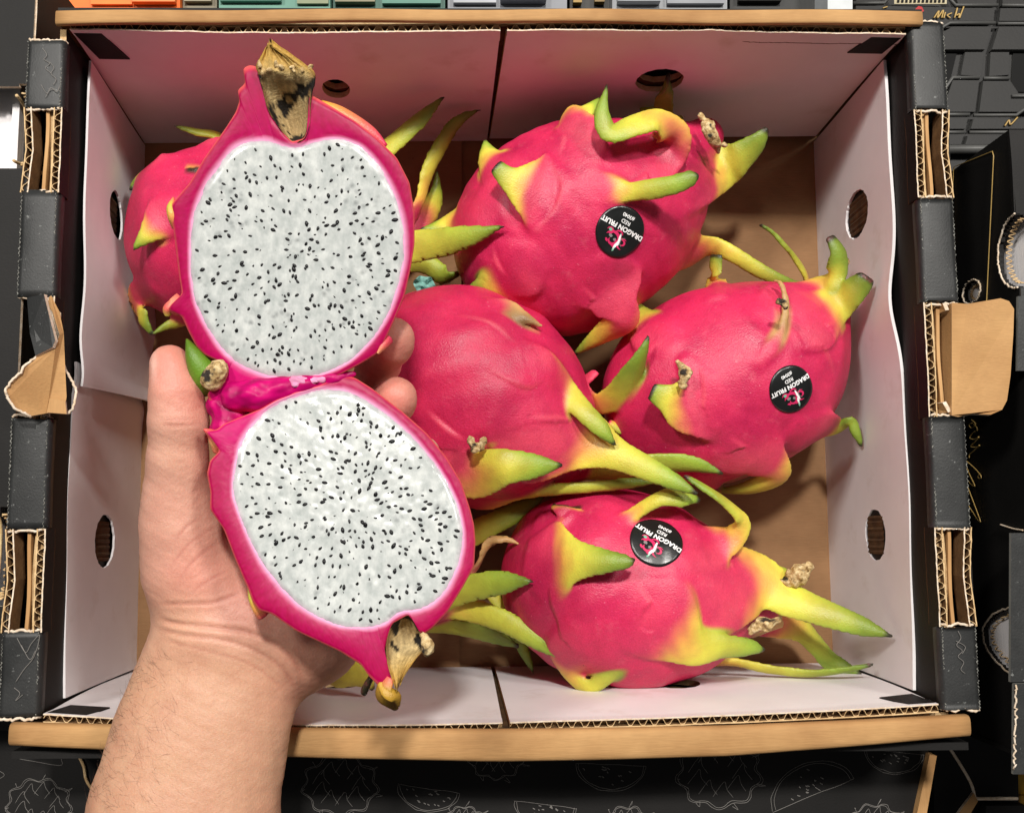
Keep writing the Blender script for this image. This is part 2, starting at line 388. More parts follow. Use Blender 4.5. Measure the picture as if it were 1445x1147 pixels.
def dragon_fruit(center, zc, aa, bb, ang, bracts, label, neck=None, tilt=0, squash=.94, seed=0, vox=.00098, ridges=(), sticker=None, group='dragon fruits in the open carton'):
    C = P(center[0], center[1], zc); sc = ppm(zc)
    th, ti = math.radians(ang), math.radians(tilt)
    axis = np.array([math.cos(th)*math.cos(ti), math.sin(th)*math.cos(ti), math.sin(ti)])
    e2 = nz(np.cross([0, 0, 1.], axis)); e3 = np.cross(axis, e2)
    Rm = np.stack([axis, e2, e3], 1); radii = np.array([aa/sc, bb/sc, bb/sc*squash])
    root = empty('dragon_fruit', label, 'fruit', group)
    neckp = None
    if neck:
        neckp = (C+axis*radii[0]*.30, P(neck[0], neck[1], zc+neck[2]*.001), neck[3]/sc, neck[4]/sc)
    def body(p):
        q = (p-C)@Rm
        qq = q.copy(); f = 1+.10*np.clip(q[:, 0]/radii[0], -1, 1); qq[:, 1] *= f; qq[:, 2] *= f
        d = sdf_ellipsoid(qq, radii)
        if neckp is not None: d = smin(d, sdf_cone(p, *neckp), .018)
        m_ = np.abs(d) < .006
        d[m_] -= .0013*vnoise(p[m_]-C, 70, seed)
        return d
    def trace(px, py):
        d_ = nz(ray(px, py)); t_ = .30
        for _ in range(60):
            dd = body((CAM+d_*t_)[None])[0]
            if dd < .0001: break
            t_ += dd*.9
            if t_ > .62: return None
        else: return None
        p_ = CAM+d_*t_; e_ = .0008
        g_ = body(p_+np.array([[e_, 0, 0], [-e_, 0, 0], [0, e_, 0], [0, -e_, 0], [0, 0, e_], [0, 0, -e_]]))
        return p_, nz(np.array([g_[0]-g_[1], g_[2]-g_[3], g_[4]-g_[5]]))
    for bt in bracts: build_bract(bt, C, axis, Rm, radii, trace)
    pts = np.vstack([b_.c+b_.w[:, None]*s_*b_.S for b_ in bracts for s_ in (-1, 1)]+[C+Rm@(radii*np.array(q)) for q in ((1, 0, 0), (-1, 0, 0), (0, 1, 0), (0, -1, 0), (0, 0, 1), (0, 0, -1))]+([neckp[1][None]] if neckp else []))
    lo = np.minimum(pts.min(0), C-radii.max()*.99)-.006; hi = np.maximum(pts.max(0), C+np.array([radii[0]*.2]*3))+.006
    dims = np.ceil((hi-lo)/vox).astype(int)+1
    gx, gy, gz = [lo[q]+vox*np.arange(dims[q]) for q in range(3)]
    G = np.stack(np.meshgrid(gx, gy, gz, indexing='ij'), -1).astype(np.float64)
    shp = G.shape[:3]; Gf = G.reshape(-1, 3)
    D = body(Gf)
    D3 = D.reshape(shp)
    for bt in bracts:
        mrg = bt.w.max()+.008
        l = np.maximum(((bt.c.min(0)-mrg-lo)/vox).astype(int), 0); hh = np.minimum(((bt.c.max(0)+mrg-lo)/vox).astype(int)+2, dims)
        sl = tuple(slice(l[q], hh[q]) for q in range(3))
        p = G[sl].reshape(-1, 3); sub = D3[sl].reshape(-1)
        # only points near the blade
        cand = np.zeros(hh-l, bool)
        for i in range(len(bt.c)):
            r_ = bt.w[i]+.005
            a_ = np.maximum(((bt.c[i]-r_-lo)/vox).astype(int)-l, 0); b_ = ((bt.c[i]+r_-lo)/vox).astype(int)+2-l
            cand[a_[0]:b_[0], a_[1]:b_[1], a_[2]:b_[2]] = True
        cm = np.where(cand.reshape(-1) & (sub > -.006))[0]
        d, t, u = eval_bract(bt, p[cm])
        k = np.interp(t, [0, .35, .6, 1], [bt.k0*.001, bt.k0*.0006, .0012, .0006])
        sub = sub.copy(); sub[cm] = smin(sub[cm], d, k); D3[sl] = sub.reshape(D3[sl].shape)
    V, F = surface_nets(D3, vox, lo)
    # keep above the carton floor
    V = relax(V, F, 3, .5)
    bd = body(V)
    # scale edges: the skin steps up along the seams where one scale overlaps the next
    redge = np.zeros(len(V)); nv0 = vnormals(V, F); onb = np.abs(bd) < .0016
    for (rp, sg_, amp, Ld) in ridges:
        hits = [trace(*q_) for q_ in rp]
        if any(q_ is None for q_ in hits): continue
        cc_ = catmull([q_[0] for q_ in hits], 40); nn_ = nz(catmull([q_[1] for q_ in hits], 40)); Tc = nz(np.gradient(cc_, axis=0)); Sd = np.cross(nn_, Tc)*sg_
        m = np.where(onb & ((V > cc_.min(0)-.02) & (V < cc_.max(0)+.02)).all(1))[0]
        dm_ = ((V[m][:, None, :]-cc_[None])**2).sum(2); k_ = dm_.argmin(1); rel = V[m]-cc_[k_]
        sd_ = (rel*Sd[k_]).sum(1); ax_ = np.abs((rel*Tc[k_]).sum(1)); tq = k_/39.0
        fade = np.clip(np.sin(np.pi*np.clip(tq, .01, .99)), 0, 1)**1.2*(1-sstep(ax_, .0015, .006))
        up_ = sstep(sd_, -.0010, .0012)*np.exp(-np.maximum(sd_, 0)/(Ld*.001))*fade
        dn_ = np.exp(-((sd_+.0010)/.0009)**2)*fade*.25
        V[m] += nv0[m]*((up_-dn_)*amp*.00058)[:, None]
        redge[m] = np.maximum(redge[m], np.exp(-((sd_-.0004)/.0010)**2)*fade)
    # colours
    nse = vnoise(V-C, 160, seed+3)[:, None]; nse2 = vnoise(V-C, 45, seed+5)[:, None]
    col = PINK*(1+.10*nse2)+0*nse
    # paler streaks running towards the crown
    q = (V-C)@Rm; phi = np.arctan2(q[:, 2], q[:, 1])
    streak = np.sin(phi*13+2*np.sin(q[:, 0]*70))*sstep(q[:, 0], .2*radii[0], 1.0*radii[0])
    col = col*(1-.10*np.clip(streak, 0, 1)[:, None])
    rdg = sstep(bd, .0006, .0030)[:, None]; col = col*(1-.35*rdg)+srgb(232, 96, 112)*.35*rdg
    col = col*(1-.24*redge[:, None])+srgb(232, 110, 112)*.24*redge[:, None]
    lab = np.full(len(V), -1); bestd = np.full(len(V), 1e9)
    Y0, Y1, G1, G2 = srgb(228, 158, 84), srgb(220, 212, 78), srgb(140, 168, 56), srgb(62, 92, 36)
    for bi, bt in enumerate(bracts):
        mrg = bt.w.max()+.008
        m = np.where(((V > bt.c.min(0)-mrg) & (V < bt.c.max(0)+mrg)).all(1))[0]
        if not len(m): continue
        d, t, u = eval_bract(bt, V[m])
        wgt = 1-sstep(d, .0002, .0030)
        te = t+.10*np.clip(np.abs(u), 0, 1.1)**2+.05*nse[m, 0]
        y = bt.yellow
        if bt.dry:
            cc = srgb(186, 150, 96)*np.ones((len(m), 3)); cc = cc*(1+.45*nse[m])
            wt = wgt*sstep(te, .18, .5)
        else:
            g = max(bt.green, 0)
            xs = [0, max(y-.05, .002), y+.08, y+.20, max(.99-.24*g, y+.30), 1.14]
            cs = np.array([PINK, PINK, Y0*.75+Y1*.25, Y1*(1-.22*g)+G1*.22*g, G1, G2])
            if bt.green < 0: cs[4] = cs[5] = Y1
            cc = np.stack([np.interp(te, xs, cs[:, q_]) for q_ in range(3)], 1)
            tipk = sstep(t, .955, .985)[:, None]; cc = cc*(1-tipk)+srgb(46, 44, 28)*tipk
            cc *= (1+.12*nse[m])
            fr_ = sstep(bd[m], .0004, .0028); lt_ = sstep(t, .5, .72)
            wt = wgt*sstep(te, y-.12, y+.1)*(fr_*(1-lt_)+lt_)
        col[m] = col[m]*(1-wt[:, None])+cc*wt[:, None]
        sel = (d < .0007) & (bd[m] > .0022) & (t > .15) & (d < bestd[m])
        lab[m[sel]] = bi; bestd[m[sel]] = d[sel]
    nrm = vnormals(V, F)
    fl = lab[F]; flab = np.where((fl >= 0).sum(1) >= 3, fl.max(1), -1)
    bodyobj = None
    for k in range(len(bracts)):
        fi_ = np.where(flab == k)[0]
        if not len(fi_): continue
        used, inv = np.unique(F[fi_], return_inverse=True); inv = inv.reshape(-1, 4); lb_ = np.arange(len(used))
        for _ in range(400):
            mn_ = lb_[inv].min(1); new = lb_.copy()
            for q_ in range(4): np.minimum.at(new, inv[:, q_], mn_)
            new = new[new]
            if (new == lb_).all(): break
            lb_ = new
        fc = lb_[inv[:, 0]]; vals_, ct_ = np.unique(fc, return_counts=True)
        flab[fi_[fc != vals_[ct_.argmax()]]] = -1
    for k in [-1]+list(range(len(bracts))):
        fs = F[flab == k]
        if len(fs) < 12 and k >= 0: continue
        used, inv = np.unique(fs, return_inverse=True)
        o = mesh_from('body' if k < 0 else 'bract', V[used], inv.reshape(-1, 4), FRUIT, root, True, col[used], nrm[used])
        if k < 0: bodyobj = o
        elif bracts[k].dry: o['label'] = 'dried brown bract'
    root['_z'] = 0.0; del root['_z']
    bvh = BVHTree.FromPolygons(V.tolist(), F.tolist())
    root_info = dict(root=root, C=C, axis=axis, Rm=Rm, radii=radii, bvh=bvh, zmin=V[:, 2].min())
    print('fruit', label[:30], len(V), 'zmin %.4f' % V[:, 2].min(), 'zmax %.4f' % V[:, 2].max(), '%.1fs' % (time.time()-T0))
    if sticker: add_sticker(root_info, *sticker)
    return root_info
def hitpx(info, px, py):
    d = Vector(nz(ray(px, py))); h = info['bvh'].ray_cast(Vector(CAM), d)
    return h
def text_mesh(txt, size, bold=0):
    cu = bpy.data.curves.new('t', 'FONT'); cu.body = txt; cu.size = size; cu.align_x = 'CENTER'; cu.align_y = 'CENTER'; cu.resolution_u = 3; cu.offset = bold
    o = bpy.data.objects.new('t', cu); COL.objects.link(o)
    bpy.context.view_layer.update()
    me = o.evaluated_get(bpy.context.evaluated_depsgraph_get()).to_mesh()
    V = np.array([v.co[:2] for v in me.vertices]); F = [tuple(p.vertices) for p in me.polygons]
    o.evaluated_get(bpy.context.evaluated_depsgraph_get()).to_mesh_clear()
    bpy.data.objects.remove(o); bpy.data.curves.remove(cu)
    return V, F
def add_sticker(info, px, py, rpx, ang):
    root = info['root']
    loc, nr, _, _ = hitpx(info, px, py); loc = np.array(loc); sc = ppm(loc[2]); R = rpx/sc
    n = nz(np.array(nr))
    acc = n.copy()
    for k in range(12):
        h_ = hitpx(info, px+rpx*.8*math.cos(k*.52), py+rpx*.8*math.sin(k*.52))
        if h_[0] is not None and (Vector(h_[0])-Vector(loc)).length < R*1.8: acc = acc+np.array(h_[1])
    n = nz(acc)
    up = np.array([math.cos(math.radians(ang)), math.sin(math.radians(ang)), 0.]); up = nz(up-(up@n)*n); rt = np.cross(up, n)
    bvh = info['bvh']
    def mp(x, y, off):
        o_ = loc+rt*x*R+up*y*R+n*.007; h_ = bvh.ray_cast(Vector(o_), Vector(-n))
        hh = np.array(h_[0]) if h_[0] is not None else loc+rt*x*R+up*y*R
        dep = (hh-loc)@n; dep = np.clip(dep, -.0045*(x*x+y*y)-.0006, .0035)   # paper bridges small dips and lies over small bumps
        return loc+rt*x*R+up*y*R+n*(dep+off)
    nr_, na = 10, 48
    V = [mp(0, 0, .0007)]+[mp(.985*r/nr_*math.cos(a_*2*math.pi/na), r/nr_*math.sin(a_*2*math.pi/na)*1.0, .0007) for r in range(1, nr_+1) for a_ in range(na)]
    V += [V[1+(nr_-1)*na+a_]-n*.0012 for a_ in range(na)]
    F = [(0, 1+a_, 1+(a_+1) % na) for a_ in range(na)]
    for r in range(nr_):
        for a_ in range(na):
            A = 1+r*na+a_; B = 1+r*na+(a_+1) % na; F.append((A, A+na, B+na, B))
    st = mesh_from('sticker', V, F, STICK, root); st['label'] = 'round black sticker with white lettering'
    def put(name, VV, FF, mat, off=.00095):
        o = mesh_from(name, [mp(x, y, off) for x, y in VV], FF, mat, st, False); return o
    for txt, size, y, bold in (('DRAGON FRUIT', .262, -.16, .010), ('RED', .22, -.42, .003), ('#3040', .20, -.66, .004)):
        Vt, Ft = text_mesh(txt, size, bold); Vt[:, 1] += y
        if len(Vt): put('lettering', Vt, Ft, INKW)
    # printed dragon figure: magenta curls, pale blade, mint highlights
    rr = random.Random(int(px))
    def blob(cx, cy, rx, ry, rot, mat, wob=.25, off=.00095, n_=14):
        vs = []
        for k in range(n_):
            t_ = k*2*math.pi/n_; r_ = 1+wob*rr.uniform(-1, 1)
            x, y = rx*r_*math.cos(t_), ry*r_*math.sin(t_); vs.append((cx+x*math.cos(rot)-y*math.sin(rot), cy+x*math.sin(rot)+y*math.cos(rot)))
        put('printed_mark', [(x_, -y_) for x_, y_ in vs], [tuple(range(n_))[::-1]], mat, off)
    def swirl(cx, cy, r, w, a0, a1, mat, off=.00098):
        n_ = 12; vs, fs = [], []
        for k in range(n_+1):
            t_ = a0+(a1-a0)*k/n_; ww = w*math.sin(math.pi*(k+.6)/(n_+1.2))
            for q in (-1, 1): vs.append((cx+(r+q*ww)*math.cos(t_), cy+(r+q*ww)*math.sin(t_)*.9))
        for k in range(n_): fs.append((2*k, 2*k+1, 2*k+3, 2*k+2))
        put('printed_mark', [(x_, .02-y_) for x_, y_ in vs], [f_[::-1] for f_ in fs], mat, off)
    swirl(.20, -.36, .30, .07, .3, 4.4, INKP); swirl(.14, -.42, .15, .055, 2.2, 6.6, INKP); swirl(-.30, -.38, .23, .06, -1.7, 2.0, INKP)
    swirl(.42, -.12, .12, .045, 0, 5.2, INKP); swirl(-.26, -.33, .11, .045, 1.0, 5.0, INKP); swirl(.02, -.12, .17, .04, .2, 2.9, INKP)
    blob(.36, -.52, .08, .05, .6, INKP); blob(.02, -.60, .10, .06, .2, INKP); blob(.30, -.30, .09, .06, .3, INKGREY); blob(.07, -.38, .06, .06, .3, INKGREY)
    blob(-.10, -.30, .045, .24, -.18, INKW, .12, .00105); blob(-.06, -.54, .05, .15, .12, INKW, .2, .00105); blob(-.05, -.72, .04, .09, .1, INKG, .3, .00105)
    blob(.42, -.10, .07, .06, 0, INKG, .15, .00105); swirl(-.38, -.30, .22, .02, -1.2, 1.3, INKGREY, .00105)
    return st
# ------------------------------------------------------------------ carton
H = 0.1199
def bil(c00, c10, c01, c11):
    return lambda s, t: c00*(1-s)*(1-t)+c10*s*(1-t)+c01*(1-s)*t+c11*s*t
def grid_panel(name, fn, s0, s1, t0, t1, ns, nt, mat, parent, holes=(), thick=.003, back=None, edge=None, smooth=True, tedge=None, sedge=None, hole_mat=None):
    """sheet on a warped wall: fn(s,t)->point (t: 0 floor, 1 rim); holes (s,t,rs,rt) cut through; given a real thickness"""
    ss = np.linspace(0, 1, ns+1); ts = np.linspace(0, 1, nt+1)
    def st(a_, b_):
        t_ = t0+(t1-t0)*b_
        A_, B_ = s0, s1
        if sedge: A_, B_ = sedge(t_)
        s_ = A_+(B_-A_)*a_
        if tedge: t_ = t0+(tedge(s_)-t0)*b_
        return s_, t_
    ST = np.array([[st(a_, b_) for b_ in ts] for a_ in ss]).reshape(-1, 2)
    idx = lambda i, j: i*(nt+1)+j
    F = [(idx(i, j), idx(i+1, j), idx(i+1, j+1), idx(i, j+1)) for i in range(ns) for j in range(nt)]
    for (hs, ht, rs, rt) in holes:
        F = [f for f in F if not (((ST[list(f), 0].mean()-hs)/rs)**2+((ST[list(f), 1].mean()-ht)/rt)**2 < 1)]
        cnt = {}
        for f in F:
            for k in range(4):
                e = tuple(sorted((f[k], f[(k+1) % 4]))); cnt[e] = cnt.get(e, 0)+1
        bv = {v for e, n_ in cnt.items() if n_ == 1 for v in e}
        for v in bv:
            q = (ST[v]-[hs, ht])/[rs, rt]; r = np.linalg.norm(q)
            if r < 1.6:
                q = q/max(r, 1e-6)*(1+random.uniform(-.025, .025)); ST[v] = [hs+q[0]*rs, ht+q[1]*rt]
    V = np.array([fn(s_, t_) for s_, t_ in ST])
    # thickness away from the inside
    e = 1e-3
    NN = []
    for s_, t_ in ST:
        ds = fn(s_+e, t_)-fn(s_-e, t_); dt = fn(s_, t_+e)-fn(s_, t_-e); NN.append(nz(np.cross(ds, dt)))
    NN = np.array(NN); ctr = np.array([0, 0, .06])
    if ((V-ctr)*NN).sum() < 0: NN = -NN
    V2 = V+NN*thick; n = len(V)
    FF = list(F)+[tuple(v+n for v in f[::-1]) for f in F]
    fm = [0]*len(F)+[1]*len(F)
    cnt = {}
    for f in F:
        for k in range(4):
            A_, B_ = f[k], f[(k+1) % 4]; cnt[(A_, B_)] = 1
    for (A_, B_) in list(cnt):
        if (B_, A_) not in cnt: FF.append((B_, A_, A_+n, B_+n)); fm.append(2)
    used = sorted({v for f in FF for v in f}); rem = {v: i for i, v in enumerate(used)}
    VV = np.vstack([V, V2])[used]; FF = [tuple(rem[v] for v in f) for f in FF]
    o = mesh_from(name, VV, FF, None, parent, False, mats=[mat, back or mat, edge or KRAFT_EDGE], fmat=fm)
    me = o.data; sm = np.array([m_ != 2 for m_ in fm]); 
    return o
def ribbon_tube(name, pts, prof, mat, parent, up=(0, 0, 1), smooth=True, cap=True, closed=False):
    """sweep closed 2D profile (side, up) along pts"""
    pts = np.asarray(pts, float); n = len(pts); T_ = nz(np.gradient(pts, axis=0)); up = np.array(up, float)
    sd = nz(np.cross(T_, up)); u2 = np.cross(sd, T_)
    m = len(prof); V = []
    for i in range(n):
        for j, (x, y) in enumerate(prof): V.append(pts[i]+sd[i]*x+u2[i]*y)
    F = [(i*m+j, i*m+(j+1) % m, (i+1)*m+(j+1) % m, (i+1)*m+j) for i in range(n-1) for j in range(m)]
    F = [f[::-1] for f in F]
    if cap: F += [tuple(range(m)), tuple((n-1)*m+j for j in range(m))[::-1]]
    return mesh_from(name, V, F, mat, parent, smooth)
def flute_edge(A_, B_, inward, parent, thick=.0030, wl=.0052, depth=.009, amp_noise=.9, name='corrugated_edge', face=None):
    """cut edge of corrugated board seen end-on: two liners and the wavy medium between; drops down -z"""
    A_, B_ = np.array(A_, float), np.array(B_, float); d = nz(B_-A_); L_ = np.linalg.norm(B_-A_); w = nz(np.array(inward, float))
    objs = []
    n = max(8, int(L_/wl*8)); x = np.linspace(0, L_, n)
    ph = np.cumsum(np.r_[0, np.diff(x)]*2*np.pi/wl*(1+.25*RNG.normal(size=n)*amp_noise))
    y = thick*(.5+.40*np.tanh(2.0*np.sin(ph))/np.tanh(2.0))
    zj = .00035*np.cumsum(RNG.normal(size=n))*.25; zj -= np.linspace(zj[0], zj[-1], n)
    cl = lambda v: np.clip(v, -.0012, .0012)
    zj = cl(zj)
    def strip(yc, hw, z0, mat, nm, par, sidemat=None, dp=depth, ztop=0.0):
        V, F, fm = [], [], []
        for i in range(n):
            for (dy, dz) in ((-hw, 0), (hw, 0), (hw, -dp), (-hw, -dp)):
                V.append(A_+d*x[i]+w*(yc[i]+dy)+np.array([0, 0, z0+zj[i]+dz]))
        for i in range(n-1):
            for j in range(4): F.append((i*4+j, i*4+(j+1) % 4, (i+1)*4+(j+1) % 4, (i+1)*4+j)); fm.append(0 if j == 0 else 1)
        F += [(0, 1, 2, 3), tuple((n-1)*4+j for j in (3, 2, 1, 0))]; fm += [1, 1]
        return mesh_from(nm, V, F, None, par, False, mats=[mat, sidemat or mat], fmat=fm)
    e = strip(np.full(n, thick), .00028, .0004, LINER_EDGE, name, parent, face or WHITE)
    strip(np.full(n, 0.0), .00025, .0001, KRAFT_EDGE, 'back_liner', e, KRAFT_IN)
    strip(y, .00020, -.0001, KRAFT_EDGE, 'flute', e, KRAFT_IN)
    strip(np.full(n, thick*.5), thick*.46, -.0080, DARK_FLUTE, 'flute_shade_plate', e, DARK_FLUTE, .002)  # added dark plate below the flutes; its colour stands in for shade
    return e
KRAFT_IN = mat_board('kraft_inside_shaded', srgb(104, 74, 46), srgb(132, 98, 62), .85, (200, 200, 200), (900, 900, 900))  # kraft made darker, shade inside the flutes put into the colour
RBL, RBR, RFR, RFL = P(90, 40, H), P(1286, 45, H), P(1333, 992, H), P(52, 1005, H)
FBL, FBR, FFR, FFL = P(200, 205, 0), P(1152, 198, 0), P(1180, 934, 0), P(183, 945, 0)
carton = empty('fruit_carton', 'open black, white and kraft corrugated carton holding the whole dragon fruits', 'carton')
# floor and dark ground
def slab(name, c4, z0, z1, mat, parent=None):
    c4 = [np.array(q, float) for q in c4]
    V = [np.r_[q[:2], z1] for q in c4]+[np.r_[q[:2], z0] for q in c4]
    F = [(0, 1, 2, 3), (7, 6, 5, 4)]+[(i, i+4, (i+1) % 4+4, (i+1) % 4) for i in range(4)]
    return mesh_from(name, V, F, mat, parent, False)
g = slab('ground', [(-3, -3), (3, -3), (3, 3), (-3, 3)], -.62, -.60, mat_plain('dark_ground', (.03, .029, .028), .8)); tag(g, kind='structure')
fl = [FFL+[-.004, -.004, 0], FFR+[.004, -.004, 0], FBR+[.004, .004, 0], FBL+[-.004, .004, 0]]
slab('base_panel', fl, -.004, 0, KRAFT_FLOOR, carton)
slab('base_flap', [FFL+[.0, 0, 0], FFR+[-.2, 0, 0], FBR+[-.2, 0, 0], FBL+[.0, 0, 0]], .0001, .0022, KRAFT_FLOOR, carton)

wavy = lambda amp, f, ph: (lambda s: amp*math.sin(f*s+ph)+.5*amp*math.sin(2.7*f*s+ph*2))
# back and front walls
bow = lambda s: 4*s*(1-s)
def back_fn(off): 
    base = bil(FBL, FBR, RBL, RBR)
    return lambda s, t: base(s, t)+np.array([0, -off+.0012*math.sin(7*s+3*t)*t, 0])
def front_fn(off):
    base = bil(FFL, FFR, RFL, RFR)
    return lambda s, t: base(s, t)+np.array([0, off-.0072*bow(s)*t*t+.0012*math.sin(6*s+4*t)*t, 0])
bw = back_fn(-.004); fw = front_fn(-.004)
grid_panel('back_board', bw, -.01, 1.01, 0, .96, 60, 16, DARK_FLUTE, carton, holes=[(.30, .55, .020, .085), (.725, .62, .033, .10)], thick=.003)  # both backing boards coloured dark for the shade seen through the slits
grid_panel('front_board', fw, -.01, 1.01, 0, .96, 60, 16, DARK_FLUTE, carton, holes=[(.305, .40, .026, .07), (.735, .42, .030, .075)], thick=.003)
HB = [(.299, .545, .018, .085), (.722, .60, .0315, .095)]
sl_l = lambda t: (.006, .504+.002*t); sl_r = lambda t: (.507+.007*t, .994)
bf = back_fn(.0); 
grid_panel('back_liner_panel', bf, 0, 1, .02, .955, 84, 36, WHITE, carton, holes=HB[:1], sedge=sl_l, thick=.0028)
grid_panel('back_liner_panel', bf, 0, 1, .045, .955, 84, 36, WHITE, carton, holes=HB[1:], sedge=sl_r, thick=.0028)
ff = front_fn(.0)
grid_panel('front_liner_panel', ff, 0, 1, .02, .955, 84, 36, WHITE, carton, holes=[(.305, .40, .026, .07)], sedge=lambda t: (.006, .5035), thick=.0028)
grid_panel('front_liner_panel', ff, 0, 1, .02, .955, 84, 36, WHITE, carton, holes=[(.735, .46, .031, .10)], sedge=lambda t: (.5085+.0035*t, .994), thick=.0028)
# black printed corners on the liners (a film of ink on the board)
def ink_patch(fn, quad, off):
    V = [fn(s_, t_)+np.array([0, off, 0]) for s_, t_ in quad]; V2 = [v+np.array([0, -off*.8, 0]) for v in V]
    mesh_from('printed_corner', V+V2, [(0, 1, 2, 3), (7, 6, 5, 4)]+[(i, i+4, (i+1) % 4+4, (i+1) % 4) for i in range(4)], BLACK, carton, False)
ink_patch(bf, [(.008, .97), (.04, .97), (.055, .78), (.018, .78)], -.0006)
ink_patch(bf, [(.955, .97), (.992, .97), (.986, .84), (.942, .84)], -.0006)
ink_patch(ff, [(.008, .975), (.05, .975), (.062, .85), (.018, .85)], .0006)
ink_patch(ff, [(.962, .975), (.993, .975), (.988, .83), (.945, .86)], .0006)
# corrugated top edges of the four liner panels
def edge_along(fn, sa, sb, t, inward, n=1):
    sA = np.linspace(sa, sb, n+1)
    for i in range(n): flute_edge(fn(sA[i], t)-np.array(inward)*.0028, fn(sA[i+1], t)-np.array(inward)*.0028, inward, carton)
edge_along(bf, .006, .506, .992, (0, -1, 0), 2); edge_along(bf, .514, .994, .992, (0, -1, 0), 2)
edge_along(ff, .006, .5035, .99, (0, 1, 0), 4); edge_along(ff, .512, .994, .99, (0, 1, 0), 4)
# rolled kraft rims
def roll(xs, ys_top, ys_bot, z, name, n=60, hz_=.0045):
    """rounded kraft rim following the photographed rim line"""
    pts, hw = [], []
    for q in np.linspace(0, 1, n):
        x = xs[0]+(xs[1]-xs[0])*q
        yt = np.interp(q, np.linspace(0, 1, len(ys_top)), ys_top); yb = np.interp(q, np.linspace(0, 1, len(ys_bot)), ys_bot)
        pA, pB = P(x, yt, z), P(x, yb, z); pts.append((pA+pB)/2); hw.append(np.linalg.norm(pA-pB)/2)
    pts = np.array(pts); pts[:, 2] += .0006*np.sin(np.linspace(0, 23, n))
    m = 18; V = []
    for i in range(n):
        for j in range(m):
            t_ = 2*math.pi*j/m; cx, sx_ = math.cos(t_), math.sin(t_)
            yy = hw[i]*math.copysign(abs(cx)**.55, cx); zz = hz_*math.copysign(abs(sx_)**.6, sx_)-hz_
            V.append(pts[i]+np.array([0, yy, zz]))
    F = [(i*m+j, (i+1)*m+j, (i+1)*m+(j+1) % m, i*m+(j+1) % m) for i in range(n-1) for j in range(m)]
    F += [tuple(range(m)), tuple((n-1)*m+j for j in range(m))[::-1]]
    return mesh_from(name, V, F, KRAFT, carton)
roll((78, 1303), [14, 12, 12, 12, 14], [34, 30, 29, 32, 34], H+.0035, 'kraft_rim', hz_=.0016)
roll((12, 1371), [1021, 1028, 1031, 1026, 1010], [1053, 1068, 1077, 1069, 1040], H+.0045, 'kraft_rim', hz_=.0035)
# kraft outer walls below the rims
def wall_between(pa, pb, z0, z1, th, mat, name, parent):
    pa, pb = np.array(pa[:2]), np.array(pb[:2]); d = nz(pb-pa); n_ = np.array([-d[1], d[0]])*th
    return slab(name, [np.r_[pa, 0], np.r_[pb, 0], np.r_[pb+n_, 0], np.r_[pa+n_, 0]], z0, z1, mat, parent)
pa, pb = P(80, 22, H), P(1303, 24, H); wall_between([pa[0], pa[1]+.001], [pb[0], pb[1]+.001], -.004, H-.001, .003, BLACK, 'outer_wall', carton)
pa, pb = P(14, 1050, H), P(1369, 1038, H); wall_between([pb[0], pb[1]-.003], [pa[0], pa[1]-.003], -.004, H-.002, .003, BLACK, 'outer_wall', carton)
